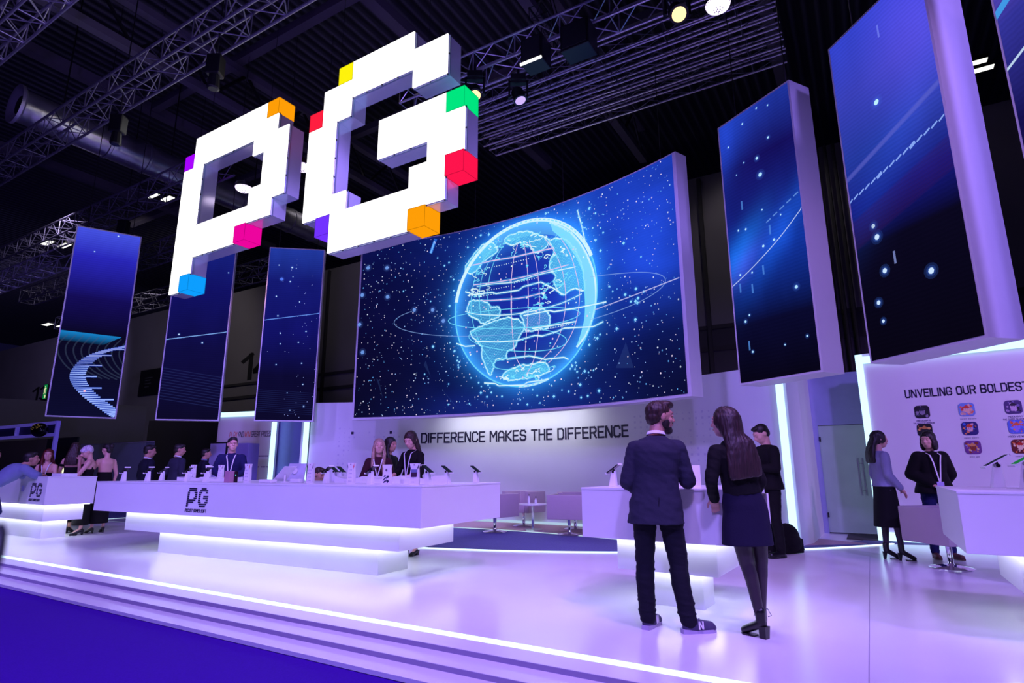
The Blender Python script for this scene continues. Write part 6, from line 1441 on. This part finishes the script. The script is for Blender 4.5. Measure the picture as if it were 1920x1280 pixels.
def do_lanyard(c, opt):
    s, V = c['s'], c['V']; m = mat('lanyard_white', (.80, .78, .85), .6); mb = MB(); nk, up, sd, fr = c['nk'], c['up'], c['sd'], c['fr']; f0 = opt.get('out', .135); dn = opt.get('drop', .40)
    e = nk - up * dn * s + fr * (f0 + .005) * s
    for sg in (1, -1):
        P = [nk + sd * sg * .075 * s + fr * .01 * s + up * .012 * s, nk + sd * sg * .068 * s + fr * (f0 * .93) * s - up * .050 * s, nk + sd * sg * .045 * s + fr * f0 * s - up * .15 * s, e + sd * sg * .006 * s]
        for a, b in zip(P[:-1], P[1:]):
            w_ = sd * .009 * s; mb.hexa([a - w_, a + w_, a + w_ + fr * .002, a - w_ + fr * .002, b - w_, b + w_, b + w_ + fr * .002, b - w_ + fr * .002])
    o = mb.build('lanyard', m, c['body'])
    if opt.get('card', True): b = MB(); b.hexa([e - sd * .045 * s - up * .13 * s, e + sd * .045 * s - up * .13 * s, e + sd * .045 * s - up * .13 * s + fr * .004, e - sd * .045 * s - up * .13 * s + fr * .004, e - sd * .045 * s, e + sd * .045 * s, e + sd * .045 * s + fr * .004, e - sd * .045 * s + fr * .004]); b.build('badge', mat('badge_card', srgb(.70, .66, .90), .5), c['body'])
def do_glasses(c):
    HP, s = c['HP'], c['sH']; mb = MB()
    for sg in (1, -1):
        P = [HP(sg * .031 + .024 * cos(t), .100, .018 + .017 * sin(t)) for t in [2 * pi * i / 14 for i in range(15)]]; mb.path(P, .0022 * s, 5); mb.tube(HP(sg * .055, .098, .024), HP(sg * .078, .0, .020), .002 * s, n=5)
    mb.tube(HP(-.008, .101, .020), HP(.008, .101, .020), .002 * s, n=5); mb.build('glasses', M_black, c['body'])
H_dark = hairm('hair_dark', srgb(.10, .07, .07)); H_brown = hairm('hair_brown', srgb(.20, .12, .10)); H_long = hairm('hair_long_brown', srgb(.19, .12, .12)); H_blonde = hairm('hair_blonde', srgb(.68, .55, .48)); H_red = hairm('hair_red', srgb(.35, .06, .06)); H_silver = hairm('hair_silver', srgb(.82, .76, .82)); H_beard = hairm('beard_dark', srgb(.14, .10, .10))
F_blazer = fabric('navy_blazer', srgb(.17, .17, .25)); F_jeans = fabric('dark_jeans', srgb(.06, .06, .12)); F_black = fabric('black_cloth', srgb(.05, .045, .06)); F_skirt = fabric('navy_skirt', srgb(.09, .07, .19)); F_navy = fabric('navy_suit', srgb(.10, .10, .28)); F_navy2 = fabric('dark_navy_suit', srgb(.08, .08, .16)); F_blue = fabric('pale_blue_shirt', srgb(.46, .50, .66)); F_grey = fabric('pale_grey_blouse', srgb(.55, .56, .66)); F_white = fabric('white_shirt', srgb(.88, .87, .92)); F_plum = fabric('plum_patterned_blouse', srgb(.24, .10, .15)); F_indigo = fabric('indigo_jeans', srgb(.10, .11, .32))
L_black = mat('black_leather', srgb(.06, .06, .08), .3, bump=.1); L_brown = mat('brown_leather', srgb(.36, .22, .20), .5); M_suede = fabric('grey_violet_suede', srgb(.46, .43, .52)); M_suede2 = fabric('slate_suede', srgb(.29, .27, .38)); M_sole = mat('pale_sole', srgb(.70, .66, .78), .6)
Vx = lambda *a: Vector(a)
D = radians
# --- foreground pair
person('person, bearded, in a navy blazer and dark jeans, facing the counter with head turned', (1.17, 4.94, 0), D(-12), 1.775, skin='mid', voxel=.0075, hair='quiff', hair_col=H_brown, beard=H_beard, head=(-68, -3),
    top=('jacket', F_blazer, dict(hem=-.150, shirt=F_white, vent=True, grow=.018)), bottom=('trousers', F_jeans, dict(folds=True, grow=.014)), shoes=('sneaker', M_suede2, M_sole, dict(emblem=M_suede)), build=1.0,
    J=dict(neck=(.03, -.015, 1.46), head=(.075, .03, 1.62), shR=(.188, .02, 1.362), shL=(-.138, -.02, 1.362), elR=(.262, .06, 1.11), wrR=(.29, .27, 1.15), elL=(-.215, -.02, 1.10), wrL=(-.10, .16, 1.00), knL=(-.105, .02, .49), anL=(-.105, -.01, .085), ftL=(-.03, .16, .02), hiR=(.095, 0, .90), knR=(.150, .0, .49), anR=(.195, -.08, .085), ftR=(.37, -.01, .02)), hands=('grip', 'relaxed'))
def clutch(c):
    mb = MB(); mb.box(.150, .165, .02, .13, .80, 1.03); mb.build('papers', mat('leaflet_paper', (.88, .86, .88), .5), c['body'])
person('person with very long brown hair, black top, short navy skirt and heeled ankle boots', (1.87, 4.74, 0), D(8), 1.715, female=True, voxel=.0075, hair='verylong', hair_col=H_long, head=(38, 0), heel=.055,
    top=('jacket', F_black, dict(hem=.10, name='top', grow=.016)), bottom=('skirt', F_skirt, dict(len=.355, rx=.208, ry=.14)), shoes=('boot', L_black, L_black, dict(lace=True, heelw=.034)), legs_skin=SKIN['tights'], extra=clutch,
    J=dict(pelvis=(-.06, 0, .93), neck=(-.135, -.015, 1.455), head=(-.165, .02, 1.61), shR=(.005, 0, 1.365), shL=(-.275, 0, 1.365), elL=(-.345, -.02, 1.14), wrL=(-.24, .16, .98), elR=(.085, -.02, 1.13), wrR=(.10, .14, .96), hiL=(-.145, 0, .90), hiR=(.03, 0, .90), knL=(-.085, .0, .49), knR=(.055, .03, .49), anL=(-.035, -.05, .085), anR=(.065, .10, .085), ftL=(-.11, .09, .02), ftR=(.14, .24, .02)), hands=('relaxed', 'relaxed'))
# --- man behind them with a backpack on the floor
person('person with cropped black hair in a black jacket, looking down beside the light post', (3.74, 8.75, .006), D(98), 1.86, voxel=.012, hair='short', hair_col=H_dark, head=(0, -28), top=('jacket', F_black, dict(hem=-.06)), bottom=('trousers', F_black), shoes=('shoe', L_black),
    J=dict(head=(0, .05, 1.61), elR=(.235, .02, 1.15), wrR=(.10, .26, 1.18), elL=(-.235, .02, 1.15), wrL=(-.08, .26, 1.16)), hands=('grip', 'grip'))
t = thing('backpack', 'slumped black backpack on the carpet at the foot of the light post', 'bag', (4.10, 9.15, .006), D(20)); q = MB(); q.ell((0, 0, .21), (.21, .15, .21), n=16, m=12); q.box(-.19, .19, -.13, .13, 0, .2); q.ell((0, -.12, .15), (.15, .08, .12), n=12, m=8); solid(q, 'bag_body', F_black, .015, 3, t); MB().path([Vector((.1, .1, .36)), Vector((.28, .12, .26)), Vector((.34, .08, .05)), Vector((.30, .0, .03))], .018, 6).build('strap', F_black, t)
# --- right side women
person('person with shoulder-length black hair, pale grey blouse and long black skirt', (5.22, 8.45, 0), D(-97), 1.74, female=True, voxel=.011, hair='half', hair_col=H_dark, heel=.07, top=('blouse', F_grey, dict(grow=.022)), bottom=('skirt', F_black, dict(len=.60, rx=.185, ry=.19)), shoes=('boot', L_black, L_black, dict(heelw=.016)), legs_skin=SKIN['tights'],
    J=dict(elR=(.215, -.02, 1.13), wrR=(.20, .13, .93), anR=(.06, .10, .085), ftR=(.07, .27, .02), knR=(.07, .09, .49), anL=(-.08, -.04, .085), ftL=(-.08, .14, .02)))
person('person with a dark bob, bulky black coat and brown shoes by the tub chair', (5.98, 8.52, .006), D(168), 1.73, female=True, voxel=.011, hair='bob', hair_col=H_dark, head=(-48, -5), top=('jacket', F_black, dict(grow=.045, hem=-.05, name='coat')), bottom=('trousers', F_indigo), shoes=('shoe', L_brown), lanyard=dict(out=.19, drop=.42),
    J=dict(elR=(.25, -.06, 1.15), wrR=(.10, .14, 1.02), elL=(-.25, -.06, 1.15), wrL=(-.16, -.14, .98)))
SEAT = dict(pelvis=(0, 0, .56), neck=(0, .0, 1.09), head=(0, .035, 1.245), shR=(.155, 0, 1.01), shL=(-.155, 0, 1.01), elR=(.20, .02, .78), elL=(-.20, .02, .78), wrR=(.12, .24, .74), wrL=(-.12, .24, .74), hiR=(.09, 0, .54), hiL=(-.09, 0, .54), knR=(.10, .40, .52), knL=(-.10, .40, .52), anR=(.10, .40, .085), anL=(-.10, .40, .085), ftR=(.10, .56, .02), ftL=(-.10, .56, .02))
person('person with smooth dark hair seated behind the counter at the picture edge', (5.75, 6.62, 0), D(200), 1.58, female=True, voxel=.012, hair='bob', hair_col=H_dark, head=(20, -5), top=('shirt', F_black), bottom=('trousers', F_black), shoes=('shoe', L_black), J=SEAT)
dup(c0, (5.75, 6.60, 0), D(200) + pi, 'white tub chair under the seated dark-haired person')
# --- behind the long counter
person('person with long blonde hair and plum blouse behind the long counter', (-2.12, 9.44, 0), D(-172), 1.70, female=True, voxel=.010, hair='long_front', hair_col=H_blonde, head=(8, 4), top=('blouse', F_plum, dict(grow=.020)), bottom=('trousers', F_black), shoes=('pump', L_black), lanyard=dict(out=.135, drop=.30),
    J=dict(elR=(.23, .06, 1.14), wrR=(.12, .24, 1.03), elL=(-.23, .06, 1.14), wrL=(-.12, .25, 1.04)))
person('person with dark hair, half hidden behind the blonde one', (-2.10, 10.15, 0), D(-118), 1.76, female=True, skin='mid', voxel=.012, hair='side', hair_col=H_dark, head=(0, -4), top=('shirt', F_black), bottom=('trousers', F_black), shoes=('shoe', L_black))
person('tall person with straight dark hair and black blazer, looking down at the long counter', (-1.52, 9.05, 0), D(148), 1.80, female=True, voxel=.010, hair='long', hair_col=H_brown, head=(8, -24), heel=.03, top=('jacket', F_black, dict(hem=-.05, cuff=.45, grow=.012)), bottom=('trousers', F_black, dict(len=.70)), shoes=('pump', L_black), lanyard=dict(out=.13, drop=.38, card=False),
    J=dict(head=(0, .05, 1.61), elR=(.22, .07, 1.14), wrR=(.12, .30, 1.08), elL=(-.24, .08, 1.14), wrL=(-.28, .34, 1.10)))
person('person with glasses, navy suit and pale lanyard, holding a carton at the long counter', (-5.38, 11.40, 0), D(-162), 1.83, voxel=.010, hair='short', hair_col=H_dark, head=(18, 3), glasses=True, top=('jacket', F_navy, dict(hem=-.10)), bottom=('trousers', F_navy), shoes=('shoe', L_black), lanyard=dict(out=.145, drop=.42, card=False),
    J=dict(elR=(.26, .02, 1.15), wrR=(.12, .24, 1.06), elL=(-.25, .02, 1.15), wrL=(-.10, .26, 1.05)), hands=('grip', 'grip'))
person('person with short dark hair seated low behind the long counter, only the face showing', (-3.28, 10.15, 0), D(-150), 1.60, skin='mid', voxel=.011, hair='short', hair_col=H_brown, head=(35, -15), top=('shirt', F_black), bottom=('trousers', F_black), shoes=('shoe', L_black), J=SEAT)
dup(c0, (-3.28, 10.20, 0), D(-150) + pi, 'white tub chair under the person seated behind the long counter')
# --- men in dark suits in the back
person('person in a black suit and white collar, first beyond the long counter', (-8.35, 13.64, -.10), D(-35), 1.88, skin='mid', voxel=.014, hair='short', hair_col=H_dark, head=(-25, -5), top=('jacket', F_navy2, dict(shirt=F_white)), bottom=('trousers', F_navy2), shoes=('shoe', L_black))
person('person in a navy blazer, second of the men beyond the long counter', (-7.63, 13.58, 0), D(-30), 1.80, skin='mid', voxel=.014, hair='short', hair_col=H_dark, head=(-35, -5), top=('jacket', F_blazer, dict(shirt=F_white)), bottom=('trousers', F_navy2), shoes=('shoe', L_black), J=dict(elL=(-.27, -.05, 1.14), wrL=(-.12, .2, 1.0)))
person('person in a dark suit and pale blue collar, farthest beyond the long counter', (-7.80, 15.10, 0), D(-60), 1.75, skin='mid', voxel=.014, hair='short', hair_col=H_dark, head=(0, 0), top=('jacket', F_navy2, dict(shirt=F_blue)), bottom=('trousers', F_navy2), shoes=('shoe', L_black))
# --- group round the far counter
BL = Ml(0, 0)[:2]
person('person in a pale blue shirt and jeans, leaning forward with elbows on the PG counter', (-9.30, 10.82, 0), D(-31), 1.76, skin='mid', voxel=.012, hair='short', hair_col=H_dark, head=(-20, 5), top=('shirt', F_blue, dict(grow=.03, sleeve=.5)), bottom=('trousers', F_indigo), shoes=('shoe', L_brown),
    J=dict(pelvis=(0, -.10, .92), neck=(0, .34, 1.30), head=(0, .46, 1.42), shR=(.18, .30, 1.25), shL=(-.18, .30, 1.25), elR=(.27, .46, 1.13), elL=(-.27, .46, 1.13), wrR=(.10, .62, 1.14), wrL=(-.10, .62, 1.14), hiR=(.09, -.1, .90), hiL=(-.09, -.1, .90), knR=(.10, .05, .50), anR=(.10, -.15, .085), ftR=(.12, .04, .02), knL=(-.10, -.22, .50), anL=(-.12, -.45, .085), ftL=(-.13, -.29, .02)))
person('person in a dark suit, cut by the picture edge behind the blue-shirted man', (-11.35, 13.0, -.10), D(-80), 1.78, skin='mid', voxel=.014, hair='short', hair_col=H_dark, head=(0, 0), top=('jacket', F_black), bottom=('trousers', F_black), shoes=('shoe', L_black))
person('person with long red hair and bare shoulders, smiling behind the PG counter', (-9.34, 11.97, 0), D(-160), 1.64, female=True, voxel=.011, hair='side', hair_col=H_red, head=(12, 2), heel=.03, top=('dress', F_black, dict(top=.36, len=.75)), shoes=('pump', L_black),
    J=dict(elR=(.20, .10, 1.14), wrR=(.06, .28, 1.10), elL=(-.20, .10, 1.14), wrL=(-.06, .28, 1.10)), lanyard=dict(out=.12, drop=.35, card=False))
person('person seen from behind with brown hair, bare back and black off-shoulder dress', (-8.98, 12.18, 0), D(18), 1.78, female=True, voxel=.011, hair='half', hair_col=H_brown, head=(10, -8), heel=.07, top=('dress', F_black, dict(top=.34, len=.78, ruffle=True, rx=.19)), shoes=('pump', L_black, None, dict(heelw=.012)),
    J=dict(elL=(-.25, .06, 1.14), wrL=(-.14, -.06, .92), elR=(.24, .08, 1.14), wrR=(.12, .28, 1.06)))
person('person with short silver hair in a black strappy dress, chin resting on one hand', (-8.45, 11.90, 0), D(122), 1.72, female=True, voxel=.011, hair='pixie', hair_col=H_silver, head=(10, -26), heel=.06, top=('dress', F_black, dict(top=.38, len=.80, straps=True, rx=.18)), shoes=('pump', L_black, None, dict(heelw=.014)),
    J=dict(head=(0, .06, 1.60), elR=(.19, .16, 1.16), wrR=(.05, .17, 1.44), elL=(-.20, .14, 1.14), wrL=(.06, .28, 1.14)), hands=('chin', 'relaxed'))
person('person with pinned black hair and backless black dress, next to the silver-haired one', (-8.36, 12.26, 0), D(60), 1.76, female=True, voxel=.011, hair='bun', hair_col=H_dark, head=(15, -5), heel=.06, top=('dress', F_black, dict(top=.28, len=.80, rx=.18)), shoes=('pump', L_black, None, dict(heelw=.012)),
    J=dict(elL=(-.24, .08, 1.14), wrL=(-.20, .30, 1.02), elR=(.22, -.02, 1.13)))
for o in list(SC.objects):
    if o.type == 'MESH' and o.parent is None and not o.get('kind') and not o.get('label'): print('UNLABELLED', o.name)
